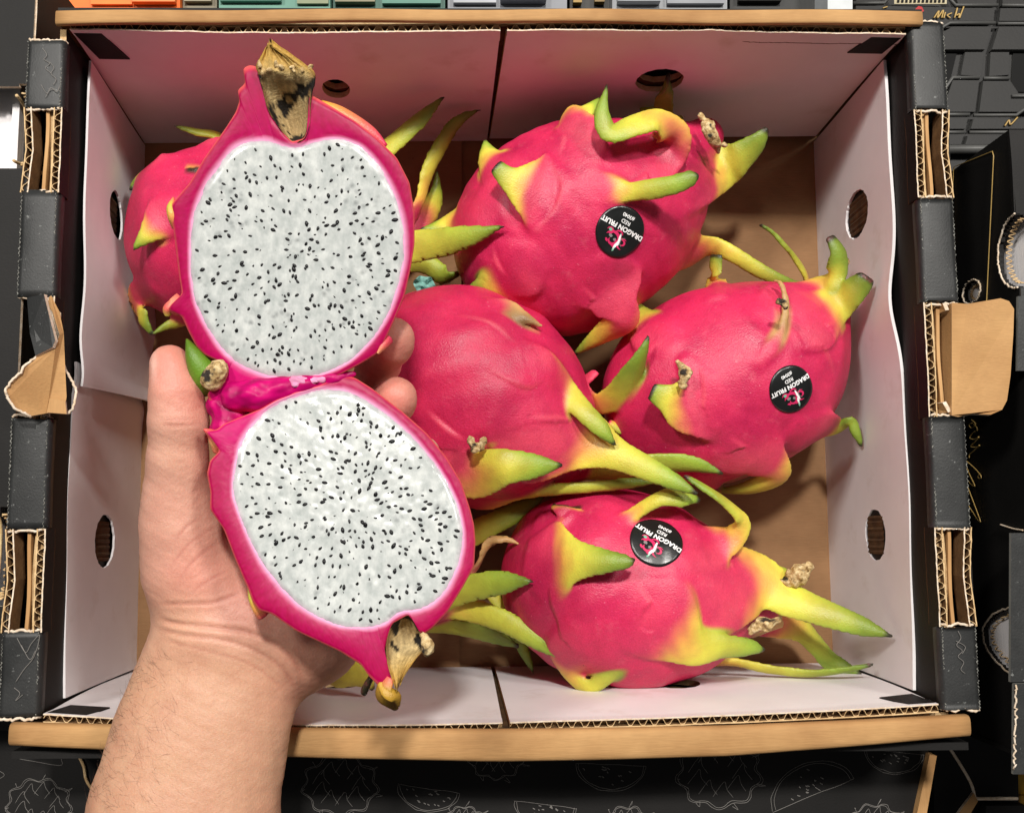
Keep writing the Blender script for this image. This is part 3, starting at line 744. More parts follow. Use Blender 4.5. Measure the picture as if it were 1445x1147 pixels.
# side walls
SCUFF = mat_plain('scuffed_paper', srgb(128, 128, 122), .8)
def side(sgn):
    R0, R1, F0, F1 = (RBL, RFL, FBL, FFL) if sgn < 0 else (RBR, RFR, FBR, FFR)
    base = bil(F0, F1, R0, R1); X = np.array([-sgn, 0, 0.])      # X: towards the inside
    inner = lambda s, t: base(s, t)+X*(.0003*math.sin(9*s))
    tl = .785 if sgn < 0 else .80
    grid_panel('inner_black_panel', inner, -.004, 1.004, 0, .972, 40, 14, BLACK, carton, thick=.0026, back=KRAFT_Y, edge=KRAFT_EDGE)
    def liner(s, t):
        o_ = .0016+.0012*math.sin(5*s+2*t)*t
        if sgn < 0:
            k = math.exp(-((s-.50)/.035)**2); o_ += .0025*k*(.35+.65*t)*(1-.3*t)+.010*math.exp(-((s-.36)/.10)**2)*(1-t)*.8
            o_ += .004*sstep(s, .48, .53)*(1-t)
        else: o_ += .0045*math.exp(-((s-.40)/.07)**2)*t
        return base(s, t)+X*o_
    hl = [(.205, .43, .042, .085), (.765, .42, .044, .105)] if sgn < 0 else [(.215, .47, .041, .12), (.765, .50, .042, .095)]
    te_ = lambda s: tl+.006*math.sin(11*s)+.004*math.sin(29*s)
    if sgn > 0: grid_panel('white_side_liner', liner, .004, .996, .0, tl, 150, 56, WHITE, carton, holes=hl, thick=.0014, edge=WHITE, tedge=te_)
    else:
        up_ = lambda s, t: liner(s, t)+X*(.0045*sstep(s, .40, .53)*(1-t)+.0008)
        grid_panel('white_side_liner', up_, .004, .53, .0, tl, 80, 56, WHITE, carton, holes=hl[:1], thick=.0010, edge=WHITE, tedge=te_, sedge=lambda t: (.004, .505+.030*t))
        grid_panel('white_side_liner', lambda s, t: liner(s, t)-X*.0014, .49, .996, .0, tl, 76, 56, WHITE, carton, holes=hl[1:], thick=.0010, edge=WHITE, tedge=te_)
    # board that shows dark through the oval vents
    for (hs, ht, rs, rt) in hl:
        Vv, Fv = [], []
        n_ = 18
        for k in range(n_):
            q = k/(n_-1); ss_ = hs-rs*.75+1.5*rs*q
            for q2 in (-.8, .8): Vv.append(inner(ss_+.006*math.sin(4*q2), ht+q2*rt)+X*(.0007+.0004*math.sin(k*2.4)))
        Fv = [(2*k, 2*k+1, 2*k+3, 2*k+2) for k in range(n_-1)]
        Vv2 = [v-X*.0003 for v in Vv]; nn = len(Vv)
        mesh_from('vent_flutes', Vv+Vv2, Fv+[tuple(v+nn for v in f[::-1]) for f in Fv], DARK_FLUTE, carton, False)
    # layered boards inside the wall, seen in the slots: offsets outward from the inner face
    out = -X
    def rail(o0, o1, mat, dz, nm, sa=0.0, sb=1.0):
        n_ = 40; V = []
        for i in range(n_+1):
            s_ = sa+(sb-sa)*i/n_; p = base(s_, 1.0); j = .0004*math.sin(37*s_+o0*900)
            for (o_, z_) in ((o0+j, dz), (o1+j, dz), (o1+j, -.03), (o0+j, -.03)): V.append(p+out*o_+np.array([0, 0, z_]))
        F = [(i*4+j, i*4+(j+1) % 4, (i+1)*4+(j+1) % 4, (i+1)*4+j) for i in range(n_) for j in range(4)]
        F += [(0, 1, 2, 3), tuple(n_*4+j for j in (3, 2, 1, 0))]
        if sgn < 0: F = [f[::-1] for f in F]
        return mesh_from(nm, V, F, mat, carton, False)
    rail(.0032, .0050, KRAFT_EDGE, -.0035, 'inner_board', .03, .985); rail(.0056, .0070, KRAFT_Y, -.0022, 'inner_board', .03, .985)
    rail(.0072, .0098, KRAFT_Y, -.016, 'inner_board', .03, .985)
    # outer wall
    p0, p1 = base(-.02, 1)+out*.0145, base(1.01, 1)+out*.0145
    if sgn < 0: wall_between(p0, p1, -.004, H-.0022, -.0012, BLACK, 'outer_wall', carton)
    else: wall_between(p0, p1, -.004, H-.0022, .0012, BLACK, 'outer_wall', carton)
    # y in photo -> s on this wall
    def s_of(py):
        lo_, hi_ = -.1, 1.1
        for _ in range(40):
            m_ = (lo_+hi_)/2
            if project(base(m_, 1)[None])[0, 1] < py: lo_ = m_
            else: hi_ = m_
        return lo_
    caps = [(58, 152), (272, 418), (588, 746), (892, 1012)] if sgn < 0 else [(32, 155), (279, 427), (588, 744), (884, 1000)]
    slots = [(152, 272), (746, 892)] if sgn < 0 else [(155, 279), (744, 884)]
    for (ya, yb) in caps:
        sa, sb = s_of(ya), s_of(yb); n_ = 16
        prof = [(-.0006, -.006), (-.0008, -.0022), (.0002, -.0005), (.0015, 0), (.0130, 0), (.0146, -.0006), (.0154, -.0022), (.0154, -.03), (.0142, -.03), (.0142, -.0024), (.0128, -.0012), (.0016, -.0012), (.0006, -.0024), (.0006, -.006)]
        m_ = len(prof); V = []
        for i in range(n_+1):
            s_ = sa+(sb-sa)*i/n_; p = base(s_, 1.0)
            edge_j = .0008*random.uniform(-1, 1) if i in (0, n_) else 0
            for (o_, z_) in prof: V.append(p+out*(o_)+np.array([0, edge_j+random.uniform(-1, 1)*.0005*(i in (0, n_)), z_+.0003*math.sin(40*s_+o_*300)]))
        F = [(i*m_+j, i*m_+(j+1) % m_, (i+1)*m_+(j+1) % m_, (i+1)*m_+j) for i in range(n_) for j in range(m_)]
        if sgn < 0: F = [f[::-1] for f in F]
        capo = mesh_from('folded_black_cap', V, F+[tuple(range(m_)), tuple(n_*m_+j for j in range(m_))[::-1]], BLACK_CAP, carton, True)
        for o_ in (.0006, .0148):
            nq = 90; pts = np.array([base(sa+(sb-sa)*i/nq, 1.0)+out*(o_+.0003*math.sin(i*1.7))+np.array([0, 0, -.00035]) for i in range(nq+1)])
            tube('scuffed_fold', pts, np.clip(RNG.normal(size=nq+1)*.00016+.00008, .00001, .0004), SCUFF, capo, 4)
        # torn pale edge of the cut board at both ends
        for s_, sg in ((sa, -1), (sb, 1)):
            pts = [base(s_, 1.0)+out*o_+np.array([0, .0006*sg*-1+.0004*math.sin(o_*2500+s_*50), z_-.0004]) for o_, z_ in ((.0, -.004), (.0008, -.0008), (.004, -.0002), (.008, -.0003), (.0118, -.0002), (.0150, -.0012), (.0152, -.004))]
            pts = catmull(pts, 26); pts[:, 1] += RNG.normal(size=26)*.00025; pts[:, 2] += RNG.normal(size=26)*.0002
            tube('torn_edge', pts, .00062, LINER_EDGE, capo)
    for (ya, yb) in slots:
        sa, sb = s_of(ya), s_of(yb)
        bowd = .0016
        flute_edge(base(sa, 1)+out*.0026, base(sb, 1)+out*.0026, X, carton, thick=.0032, wl=.0050, face=BLACK)
        mid = (sa+sb)/2
        q0, qm, q1 = [base(v, 1)+out*(.0152-b_) for v, b_ in ((sa, 0), (mid, bowd), (sb, 0))]
        flute_edge(q0, qm, X, carton, thick=.0030, wl=.0060, face=KRAFT_IN); flute_edge(qm, q1, X, carton, thick=.0030, wl=.0060, face=KRAFT_IN)
    # handle opening
    ya, yb = (418, 588) if sgn < 0 else (427, 588)
    sa, sb = s_of(ya), s_of(yb)
    flute_edge(base(sa, 1)+out*.0028, base(sb, 1)+out*.0028, X, carton, thick=.0034, wl=.0056, face=BLACK)
    return base, out
def tube(name, pts, r, mat, parent, k=5):
    pts = np.asarray(pts, float); n = len(pts); T_ = nz(np.gradient(pts, axis=0)); up = np.array([.13, .21, .97])
    sd = nz(np.cross(T_, up)); u2 = np.cross(sd, T_); rr_ = np.broadcast_to(np.asarray(r, float), (n,))
    V = [pts[i]+rr_[i]*(sd[i]*math.cos(2*math.pi*j/k)+u2[i]*math.sin(2*math.pi*j/k)) for i in range(n) for j in range(k)]
    F = [(i*k+j, i*k+(j+1) % k, (i+1)*k+(j+1) % k, (i+1)*k+j) for i in range(n-1) for j in range(k)]
    F += [tuple(range(k))[::-1], tuple((n-1)*k+j for j in range(k))]
    return mesh_from(name, V, F, mat, parent)
def cap_scribble(pxs, n=40):
    tube('chalk_print', catmull([P(x, y, H+.0005) for x, y in pxs], n), .00012, CHALK, carton, 4)
sideL = side(-1); sideR = side(1)
def plate(name, pxpts, zs, thick, mat, parent, edge=None, sub=True):
    """board flap of real thickness: outline given as photo pixels with heights"""
    top = [P(x, y, z) for (x, y), z in zip(pxpts, zs)]; n = len(top)
    nrm = np.zeros(3)
    for i in range(n): nrm += np.cross(top[i], top[(i+1) % n])
    nrm = nz(nrm); nrm = nrm if nrm[2] > 0 else -nrm
    V = top+[t-nrm*thick for t in top]
    F = [tuple(range(n)), tuple(range(2*n-1, n-1, -1))]+[(i, i+n, (i+1) % n+n, (i+1) % n) for i in range(n)]
    o = mesh_from(name, V, F, None, parent, False, mats=[mat, edge or LINER_EDGE], fmat=[0, 0]+[1]*n)
    bm = bmesh.new(); bm.from_mesh(o.data); bmesh.ops.recalc_face_normals(bm, faces=bm.faces); bm.to_mesh(o.data); bm.free()
    return o
for st_ in ([(60,68),(66,78),(62,84),(70,90),(64,96),(72,104)], [(70,88),(76,96),(72,104),(79,112),(75,120)], [(58,120),(66,132),(72,124),(80,130),(84,122)], [(64,138),(70,128),(78,126)],
            [(24,900),(36,920),(44,908),(56,896),(48,926),(34,944),(22,962)], [(30,910),(42,930),(50,918)], [(20,970),(28,978),(22,988),(32,980)],
            [(1352,890),(1356,900),(1350,910),(1358,918),(1352,926),(1360,934),(1356,944),(1362,950)], [(1349,904),(1362,912),(1358,922)]):
    cap_scribble(st_)
# right handle flap, pushed out and lying over the wall
zt = H+.004
plate('handle_flap', [(1343,427),(1365,429),(1412,421),(1424,425),(1431,436),(1430,470),(1426,530),(1421,565),(1414,578),(1398,585),(1372,584),(1352,588),(1343,586)],
      [zt-.002]*2+[zt+.004]*8+[zt-.002]*3, .0032, KRAFT, carton)
plate('handle_flap_fold', [(1306,432),(1343,428),(1343,586),(1306,580)], [H-.020, zt-.0022, zt-.0022, H-.020], .003, KRAFT, carton, KRAFT_EDGE)
plate('handle_notch', [(1306,432),(1330,428),(1334,438),(1308,450)], [H-.010, H+.001, H+.001, H-.010], .002, KRAFT_Y, carton)
plate('handle_notch', [(1306,572),(1330,568),(1338,582),(1308,586)], [H-.010, H+.001, H+.001, H-.010], .002, KRAFT_Y, carton)
# left handle flap, torn and bent outwards
plate('handle_flap', [(64,425),(74,440),(84,472),(78,492),(48,505),(28,525),(9,546),(11,562),(24,577),(43,587),(66,583),(90,582),(94,560),(92,520),(90,470),(84,440),(72,417)],
      [H+.0035, H+.0035, H+.003, H+.004, H+.007, H+.010, H+.012, H+.012, H+.010, H+.007, H+.003, H+.001, H+.001, H+.001, H+.001, H+.002, H+.003], .0022, KRAFT, carton)
plate('handle_flap_fold', [(38,420),(62,415),(68,440),(78,480),(74,490),(50,502),(42,470)], [H+.002, H+.006, H+.006, H+.006, H+.006, H+.008, H+.003], .0016, BLACK_CAP, carton)
plate('handle_notch', [(70,562),(92,566),(94,584),(66,582)], [H+.005, H+.004, H+.004, H+.005], .002, KRAFT_Y, carton)
lp = [base_ for base_ in (P(76, 430, H+.0010), P(83, 445, H+.001), P(81, 462, H), P(86, 478, H-.001), P(84, 495, H-.001), P(90, 515, H-.002), P(100, 535, H-.002), P(108, 552, H-.002), P(104, 572, H-.001), P(97, 584, H))]
tube('torn_edge', catmull(lp, 60)+RNG.normal(size=(60, 3))*.0002, .0006, LINER_EDGE, carton)
tube('torn_edge', catmull([P(64, 417, H+.003), P(72, 440, H+.0025), P(80, 478, H), P(74, 492, H), P(47, 506, H+.007), P(26, 527, H+.011), P(9, 547, H+.0125), P(12, 563, H+.0125), P(24, 578, H+.011), P(44, 588, H+.007)], 60)+RNG.normal(size=(60, 3))*.00022, .0006, LINER_EDGE, carton)

# ------------------------------------------------------------------ neighbouring cartons
def line_ink(name, pts, w, mat, parent, n=None):
    """flat printed line (thin ink film) along points"""
    pts = np.asarray(pts, float); 
    return tube(name, pts, w, mat, parent, 4)
# left neighbour: inner top strip, facing wall with handle holes and white liner behind
left = empty('neighbour_carton', 'black carton at the left edge of the photo with white liner in its handle holes', 'carton')
def vwall(name, x, ya, yb, z0, z1, th, mat, parent, cut=None):
    return slab(name, [(x, ya), (x+th, ya), (x+th, yb), (x, yb)], z0, z1, mat, parent)
xl = P(22, 560, H)[0]; yT, yB = P(22, -60, H)[1], P(22, 990, H)[1]
def cut_strip(name, fn, v0, v1, cuts, mat, parent, ns=150, nt=14, thick=.002, nrm=(0, 0, 1), edge=LINER_EDGE):
    """strip s in [0,1] (photo top->bottom), t in [0,1]; removes cut cells test(s,t)"""
    ss = np.linspace(0, 1, ns+1); ts = np.linspace(0, 1, nt+1)
    V = [fn(v0+(v1-v0)*s_, t_) for s_ in ss for t_ in ts]; idx = lambda i, j: i*(nt+1)+j
    F = []
    for i in range(ns):
        for j in range(nt):
            c_ = ((ss[i]+ss[i+1])/2*(v1-v0)+v0, (ts[j]+ts[j+1])/2)
            if any(((c_[0]-hs)/rs)**2+((c_[1]-ht)/rt)**2 < 1 for hs, ht, rs, rt in cuts): continue
            F.append((idx(i, j), idx(i+1, j), idx(i+1, j+1), idx(i, j+1)))
    n = len(V); nr = np.array(nrm, float); V2 = [v-nr*thick for v in V]
    cnt = {}
    for f in F:
        for k in range(4): cnt[(f[k], f[(k+1) % 4])] = 1
    FF = F+[tuple(v+n for v in f[::-1]) for f in F]; fm = [0]*2*len(F)
    for (A_, B_) in cnt:
        if (B_, A_) not in cnt: FF.append((B_, A_, A_+n, B_+n)); fm.append(1)
    used = sorted({v for f in FF for v in f}); rem = {v: i for i, v in enumerate(used)}
    VV = np.array(V+V2)[used]
    o = mesh_from(name, VV, [tuple(rem[v] for v in f) for f in FF], None, parent, False, mats=[mat, edge], fmat=fm)
    bm = bmesh.new(); bm.from_mesh(o.data); bmesh.ops.recalc_face_normals(bm, faces=bm.faces); bm.to_mesh(o.data); bm.free()
    return o
# face of the left neighbour: from its top edge (x 22 px) down towards our carton
fa = lambda s, t: np.array([xl+.0006*math.sin(20*s), yT+(yB-yT)*s, H-.002-.06*t])
fb = lambda s, t: np.array([xl-.075+.075*t, yT+(yB-yT)*s, H-.001])
s_px = lambda py: (P(22, py, H)[1]-yT)/(yB-yT)
h1, h2 = s_px(178), s_px(785)
cutsF = [(h1, 0, .060, .36), (h2, 0, .064, .16)]; cutsT = [(h1, 1.0, .060, .5), (h2, 1.0, .064, .5)]
cut_strip('carton_side', fa, 0, 1, cutsF, BLACK, left, nrm=(1, 0, 0), ns=260, nt=40)
cut_strip('carton_top', fb, 0, 1, cutsT, BLACK, left, ns=260, nt=30)
slab('white_liner', [(xl-.0125, yB), (xl-.0095, yB), (xl-.0095, yT), (xl-.0125, yT)], 0, H-.012, WHITE, left)
slab('white_liner_shelf', [(xl-.06, yB), (xl-.0127, yB), (xl-.0127, yT), (xl-.06, yT)], H-.030, H-.016, WHITE, left)
for hc, rs, rt in ((h1, .060, .36), (h2, .064, .16)):
    arc = [fa(hc+rs*math.cos(a_), rt*math.sin(a_))+np.array([.0004, 0, 0]) for a_ in np.linspace(0, math.pi, 50)]
    tube('torn_edge', np.array(arc)+RNG.normal(size=(50, 3))*.00018, .0008, LINER_EDGE, left)
    arc2 = [fa(hc+(rs-.010)*math.cos(a_), (rt-.05)*math.sin(a_))+np.array([-.003, 0, 0]) for a_ in np.linspace(0, math.pi, 120)]
    arc2 = np.array(arc2); zz = .0011*np.sin(np.arange(120)*1.1); arc2[:, 0] += .0013*np.sin(np.arange(120)*.9); arc2[:, 2] += zz
    tube('flute', arc2, .0004, KRAFT_EDGE, left)
    arc3 = [fa(hc+(rs-.014)*math.cos(a_), (rt-.08)*math.sin(a_))+np.array([-.006, 0, 0]) for a_ in np.linspace(0, math.pi, 50)]
    tube('torn_edge', arc3, .0007, KRAFT_EDGE, left)
vwall('carton_inner_side', xl-.078, yB, yT, -.004, H-.002, .002, BLACK, left)

# right neighbour: black face with gold frame and handwriting, holes with white liner
right = empty('neighbour_carton', 'black carton at the right edge with a gold line frame and white-lined handle holes', 'carton')
xr = P(1452, 560, H)[0]
yT2 = PX(1445, 168, xr)[1]; yB2 = P(1415, 1092, H)[1]
rf = lambda s, t: np.array([xr+.0006*math.sin(14*s), yT2+(yB2-yT2)*s, H-.001-.10*t])
def st_of(px, py):
    p = PX(px, py, xr); return (p[1]-yT2)/(yB2-yT2), (H-.001-p[2])/.10
def ell(px0, py0, px1, py1):
    (sa, t_a), (sb, t_b) = st_of(px0, py0), st_of(px1, py1); return (sa, t_a), (sb, t_b)
q1 = st_of(1408, 355); q2 = st_of(1390, 905); q3 = st_of(1362, 412)
e1 = (st_of(1432, 355)[0], 0, .060, q1[1]); e2 = (st_of(1428, 905)[0], 0, .062, q2[1]); 
sB = st_of(1372, 412); e3 = (sB[0], sB[1], .020, .085)
cut_strip('carton_side', rf, 0, 1, [e1, e2, e3], BLACK, right, nrm=(-1, 0, 0), ns=280, nt=60, edge=BLACK)
rt_ = lambda s, t: np.array([xr+.08*t, yT2+(yB2-yT2)*s, H-.001+.0004*math.sin(31*s)])
cut_strip('carton_flap', rt_, 0, .258, [(e1[0], 0, .060, .145)], BLACK, right, ns=90, nt=40, edge=BLACK)
cut_strip('carton_top', rt_, .26, 1, [(e2[0], 0, .062, .145)], BLACK_CAP, right, ns=200, nt=40, edge=DARK_FLUTE)
for q_ in (e1[0], e2[0]):
    y0_, y1_ = yT2+(yB2-yT2)*(q_+.075), yT2+(yB2-yT2)*(q_-.075)
    Vq = [np.array(v) for v in ((xr+.0022, y0_, H-.052), (xr+.0022, y1_, H-.052), (xr+.0100, y1_, H-.0015), (xr+.0100, y0_, H-.0015))]
    Vq += [v+np.array([.0008, 0, -.0003]) for v in Vq]
    mesh_from('white_liner', Vq, [(0, 3, 2, 1), (4, 5, 6, 7), (0, 1, 5, 4), (1, 2, 6, 5), (2, 3, 7, 6), (3, 0, 4, 7)], WHITE, right, False)
    slab('dark_inner_board', [(xr+.0112, y0_), (xr+.0130, y0_), (xr+.0130, y1_), (xr+.0112, y1_)], .02, H+.0005, BLACK_CAP, right)
slab('carton_end', [(xr, yB2), (xr+.1, yB2), (xr+.1, yB2+.002), (xr, yB2+.002)], -.004, H-.003, BLACK, right)
for (hs, ht, rs, rt, full) in ((*e1, 0), (*e2, 0), (*e3, 1)):
    aa_ = np.linspace(0, 2*math.pi if full else math.pi, 60)
    arc = np.array([rf(hs+rs*math.cos(q), ht+rt*math.sin(q))-np.array([.0004, 0, 0]) for q in aa_])
    tube('torn_edge', arc+RNG.normal(size=arc.shape)*.00015, .00045, LINER_EDGE, right)
    aa_ = np.linspace(0, 2*math.pi if full else math.pi, 140)
    arc = np.array([rf(hs+(rs-.008)*math.cos(q), ht+(rt-.03)*math.sin(q)) for q in aa_]); arc[:, 0] += .003+.0014*np.sin(np.arange(140)*.8)
    tube('flute', arc, .00025, KRAFT_EDGE, right)
for (xa, xb, ya, yb_) in ((1437, 1520, 418, 523), (1427, 1520, 752, 962), (1431, 1520, 964, 1092)):
    plate('folded_cap', [(xa, ya), (xb, ya), (xb, yb_), (xa-1, yb_)], [H+.0022]*4, .0016, BLACK_CAP, right, SCUFF)
tube('torn_edge', np.array([P(1434-3*q, 966+120*q, H+.0028) for q in np.linspace(0, 1, 50)])+RNG.normal(size=(50, 3))*.0003, .0004, LINER_EDGE, right)
def on_right(pxs, n=0, smooth=False):
    pts = [PX(x, y, xr)-np.array([.0005, 0, 0]) for x, y in pxs]
    return catmull(pts, n or len(pts)*8) if smooth else np.array([pts[int(i)]*(1-i % 1)+pts[min(int(i)+1, len(pts)-1)]*(i % 1) for i in np.linspace(0, len(pts)-1, 60)])
tube('gold_frame', on_right([(1342, 350), (1347, 236), (1404, 213), (1394, 420), (1390, 520)]), .00028, GOLD, right, 4)
for st_ in ([(1372,592),(1378,598),(1373,604),(1369,600),(1374,597),(1381,606),(1374,611),(1370,618),(1377,620),(1383,616),(1377,624),(1371,630),(1379,631),(1384,628),(1376,636),(1370,641),(1369,646)],
            [(1363,650),(1367,652),(1374,658),(1380,664),(1385,670),(1386,674),(1383,675),(1382,671),(1385,670)],
            [(1363,650),(1366,660),(1371,672),(1377,685),(1373,684),(1367,678),(1366,682),(1369,692),(1375,708),(1381,724),(1385,736),(1380,731),(1372,719),(1365,708)]):
    tube('gold_handwriting', on_right(st_, 70, True), .00030, GOLD, right, 4)
tube('scuffed_edge', on_right([(1413, 740), (1422, 743), (1432, 746), (1445, 748)], 40, True), .0004, LINER_EDGE, right, 4)

# front neighbour: lower carton with chalk drawings
front = empty('neighbour_carton', 'black carton below the front rim printed with chalk fruit drawings', 'carton')
zF = .070
c4 = [P(-60, 1300, zF), P(1275, 1300, zF), P(1312, 1040, zF), P(-60, 1030, zF)]
slab('carton_top', c4, zF-.003, zF, BLACK, front)
slab('carton_body', [c4[0]+[0, .002, 0], c4[1]+[-.002, .002, 0], c4[2]+[-.002, -.002, 0], c4[3]+[0, -.002, 0]], -.10, zF-.0032, BLACK, front)
ke = [P(1312, 1064, zF+.004), P(1322, 1066, zF+.004), P(1290, 1250, zF+.004), P(1272, 1250, zF+.004)]
slab('raw_edge', ke, zF-.01, zF+.004, KRAFT_Y, front)
rr = random.Random(5)
def chalk(name, pts, closed=False, w=.0001):
    pts = [P(x+rr.uniform(-.8, .8), y+rr.uniform(-.8, .8), zF+.0001) for x, y in pts]
    tube(name, catmull(pts, len(pts)*3), w, CHALK, front, 4)
def slice_drawing(cx, cy, r, rot, a0=0, a1=180):
    A_ = [math.radians(v) for v in np.linspace(a0, a1, 16)]
    rp = lambda x, y: (cx+x*math.cos(rot)-y*math.sin(rot), cy+x*math.sin(rot)+y*math.cos(rot))
    for q in (1.0, .93): chalk('fruit_drawing', [rp(r*q*math.cos(t_), r*.75*q*math.sin(t_)) for t_ in A_])
    chalk('fruit_drawing', [rp(r*math.cos(A_[0])*q-0*(1-q), r*.75*math.sin(A_[0])) for q in np.linspace(1, -1, 6)])
    for k in range(16):
        t_ = rr.uniform(.25, 2.9); q = rr.uniform(.15, .8)*r; x, y = rp(q*math.cos(t_), .75*q*math.sin(t_)); chalk('fruit_drawing', [(x-1.5, y-1), (x, y), (x+1.5, y+.6)], w=.0002)
def fruit_drawing(cx, cy, r):
    for q in (1.0, .95):
        chalk('fruit_drawing', [(cx+r*q*(1+.08*math.sin(9*t_))*math.cos(t_), cy+r*.8*q*(1+.08*math.sin(9*t_))*math.sin(t_)) for t_ in np.linspace(0, 6.3, 44)])
    for k in range(9):
        t_ = k*.7; x, y = cx+r*.55*math.cos(t_), cy+r*.45*math.sin(t_); s_ = r*.24
        chalk('fruit_drawing', [(x-s_, y+s_*.4), (x-s_*.3, y-s_*.6), (x+s_*.2, y-s_*1.1), (x+s_*.4, y-s_*.3), (x+s_, y+s_*.5)])
    for k in range(7):
        t_ = k*.9+.3; x, y = cx+r*.95*math.cos(t_), cy+r*.76*math.sin(t_); chalk('fruit_drawing', [(x, y), (x+9*math.cos(t_)+4, y+9*math.sin(t_)), (x+5*math.cos(t_+.6), y+5*math.sin(t_+.6))])
slice_drawing(605, 1112, 44, .15, 0, 180); slice_drawing(862, 1078, 50, .05); slice_drawing(1148, 1122, 62, 2.75); slice_drawing(1262, 1060, 42, .1); slice_drawing(770, 1135, 44, .12)
fruit_drawing(480, 1108, 52); fruit_drawing(700, 1068, 38); fruit_drawing(1015, 1092, 58); fruit_drawing(655, 1160, 28); fruit_drawing(885, 1165, 34); fruit_drawing(1235, 1165, 38); fruit_drawing(55, 1135, 45)
chalk('fruit_drawing', [(18, 1068), (50, 1074), (85, 1080), (86, 1070)]); chalk('fruit_drawing', [(-5, 1085), (6, 1092), (-4, 1100)])
tube('torn_edge', catmull([P(108, 1060, zF+.001), P(118, 1080, zF+.001), P(122, 1100, zF+.001), P(135, 1120, zF+.001)], 30), .0007, KRAFT_EDGE, front)

# lower right: carton corner and yellow box
low = empty('lower_carton', 'dark carton corner with folded edges at the bottom right, beside the yellow box', 'carton')
zL = .01
slab('carton_top', [P(1318, 1300, zL), P(1440, 1300, zL), P(1436, 1040, zL), P(1318, 1040, zL)], zL-.08, zL, BLACK, low)
tube('folded_edge', catmull([P(1338, 1052, zL+.02), P(1356, 1080, zL+.016), P(1370, 1105, zL+.012), P(1376, 1126, zL+.010)], 30), .0008, LINER_EDGE, low)
tube('folded_edge', catmull([P(1376, 1126, zL+.01), P(1400, 1126, zL+.010), P(1436, 1126, zL+.010)], 30), .0009, LINER_EDGE, low)
plate('kraft_flap', [(1374, 1118), (1380, 1130), (1362, 1160), (1344, 1160), (1356, 1142)], [zL+.012]*5, .002, KRAFT, low)
slab('dark_flap', [P(1380, 1130, zL), P(1436, 1130, zL), P(1436, 1300, zL), P(1372, 1300, zL)][::-1], zL+.002, zL+.008, BLACK, low)
yb = empty('yellow_box', 'yellow box corner showing at the lower right edge below the black cartons', 'box')
slab('box_top', [P(1430, 1300, .0), P(1520, 1300, .0), P(1520, 1085, .0), P(1430, 1085, .0)], -.06, .0, mat_plain('yellow_print', srgb(196, 150, 30), .5), yb)
slab('box_seam', [P(1430, 1130, .0), P(1520, 1130, .0), P(1520, 1120, .0), P(1430, 1120, .0)], .0, .003, mat_plain('yellow_print_dark', srgb(150, 110, 22), .5), yb)

# things beyond the back rim
def far_box(name, label, cat, pxa, pxb, pya, pyb, z, col, parts=()):
    e_ = empty(name, label, cat)
    slab('box_top', [P(pxa, pyb, z), P(pxb, pyb, z), P(pxb, pya, z), P(pxa, pya, z)], z-.06, z, mat_plain(name+'_print', col, .55), e_)
    for (x0, x1, y0, y1, dz, cc) in parts:
        slab('printed_panel', [P(x0, y1, z), P(x1, y1, z), P(x1, y0, z), P(x0, y0, z)], z+.0005, z+dz, mat_plain(name+'_panel', cc, .5), e_)
    return e_
zb = .03
far_box('orange_box', 'bright orange box behind the back rim at the top left', 'box', 42, 254, -160, 60, zb, srgb(232, 112, 36), [(130, 188, -160, 9, .002, srgb(245, 120, 34)), (190, 250, -160, 8, .004, srgb(236, 128, 60))])
far_box('grey_green_box', 'grey-green box behind the back rim beside the orange box', 'box', 258, 306, -160, 60, zb-.004, srgb(120, 112, 92), [(262, 300, -160, 6, .003, srgb(140, 132, 108))])
far_box('teal_box', 'teal green box behind the back rim right of the orange box', 'box', 309, 466, -160, 60, zb, srgb(96, 142, 126), [(312, 398, -160, 5, .003, srgb(110, 160, 146)), (420, 464, -160, 8, .002, srgb(128, 136, 104)), (536, 626, -160, 8, .003, srgb(70, 118, 100))][:2])
far_box('green_teal_box', 'dark teal box behind the back rim above the slit panel', 'box', 470, 628, -160, 60, zb-.006, srgb(70, 108, 96), [(474, 530, -160, 8, .004, srgb(126, 120, 92)), (540, 622, -160, 9, .003, srgb(76, 128, 112))])
far_box('silver_bag', 'silver grey wrapped pack behind the middle of the back rim', 'pack', 632, 800, -160, 60, zb, srgb(128, 130, 136), [(640, 700, -160, 8, .003, srgb(160, 162, 168)), (706, 770, -160, 7, .005, srgb(110, 112, 120))])
far_box('dark_pack', 'black and gold pack behind the back rim, next to the silver one', 'pack', 804, 860, -160, 60, zb-.01, (.02, .018, .015), [(808, 820, -160, 9, .004, srgb(150, 120, 50)), (838, 852, -160, 8, .004, srgb(120, 96, 44))])
far_box('pale_bag', 'pale glittering bag behind the back rim right of the middle', 'bag', 864, 1026, -160, 60, zb, srgb(146, 148, 152), [(870, 930, -160, 8, .005, srgb(172, 174, 178)), (940, 1020, -160, 9, .003, srgb(130, 132, 138))])
far_box('dark_box', 'dark box behind the back rim left of the white strip', 'box', 1030, 1164, -160, 60, zb-.01, (.018, .018, .017), [(1040, 1100, -160, 6, .004, (.03, .028, .026))])
far_box('white_strip', 'white upright strip between the dark box and the black crate', 'strip', 1168, 1203, -160, 60, zb+.01, srgb(196, 200, 202))
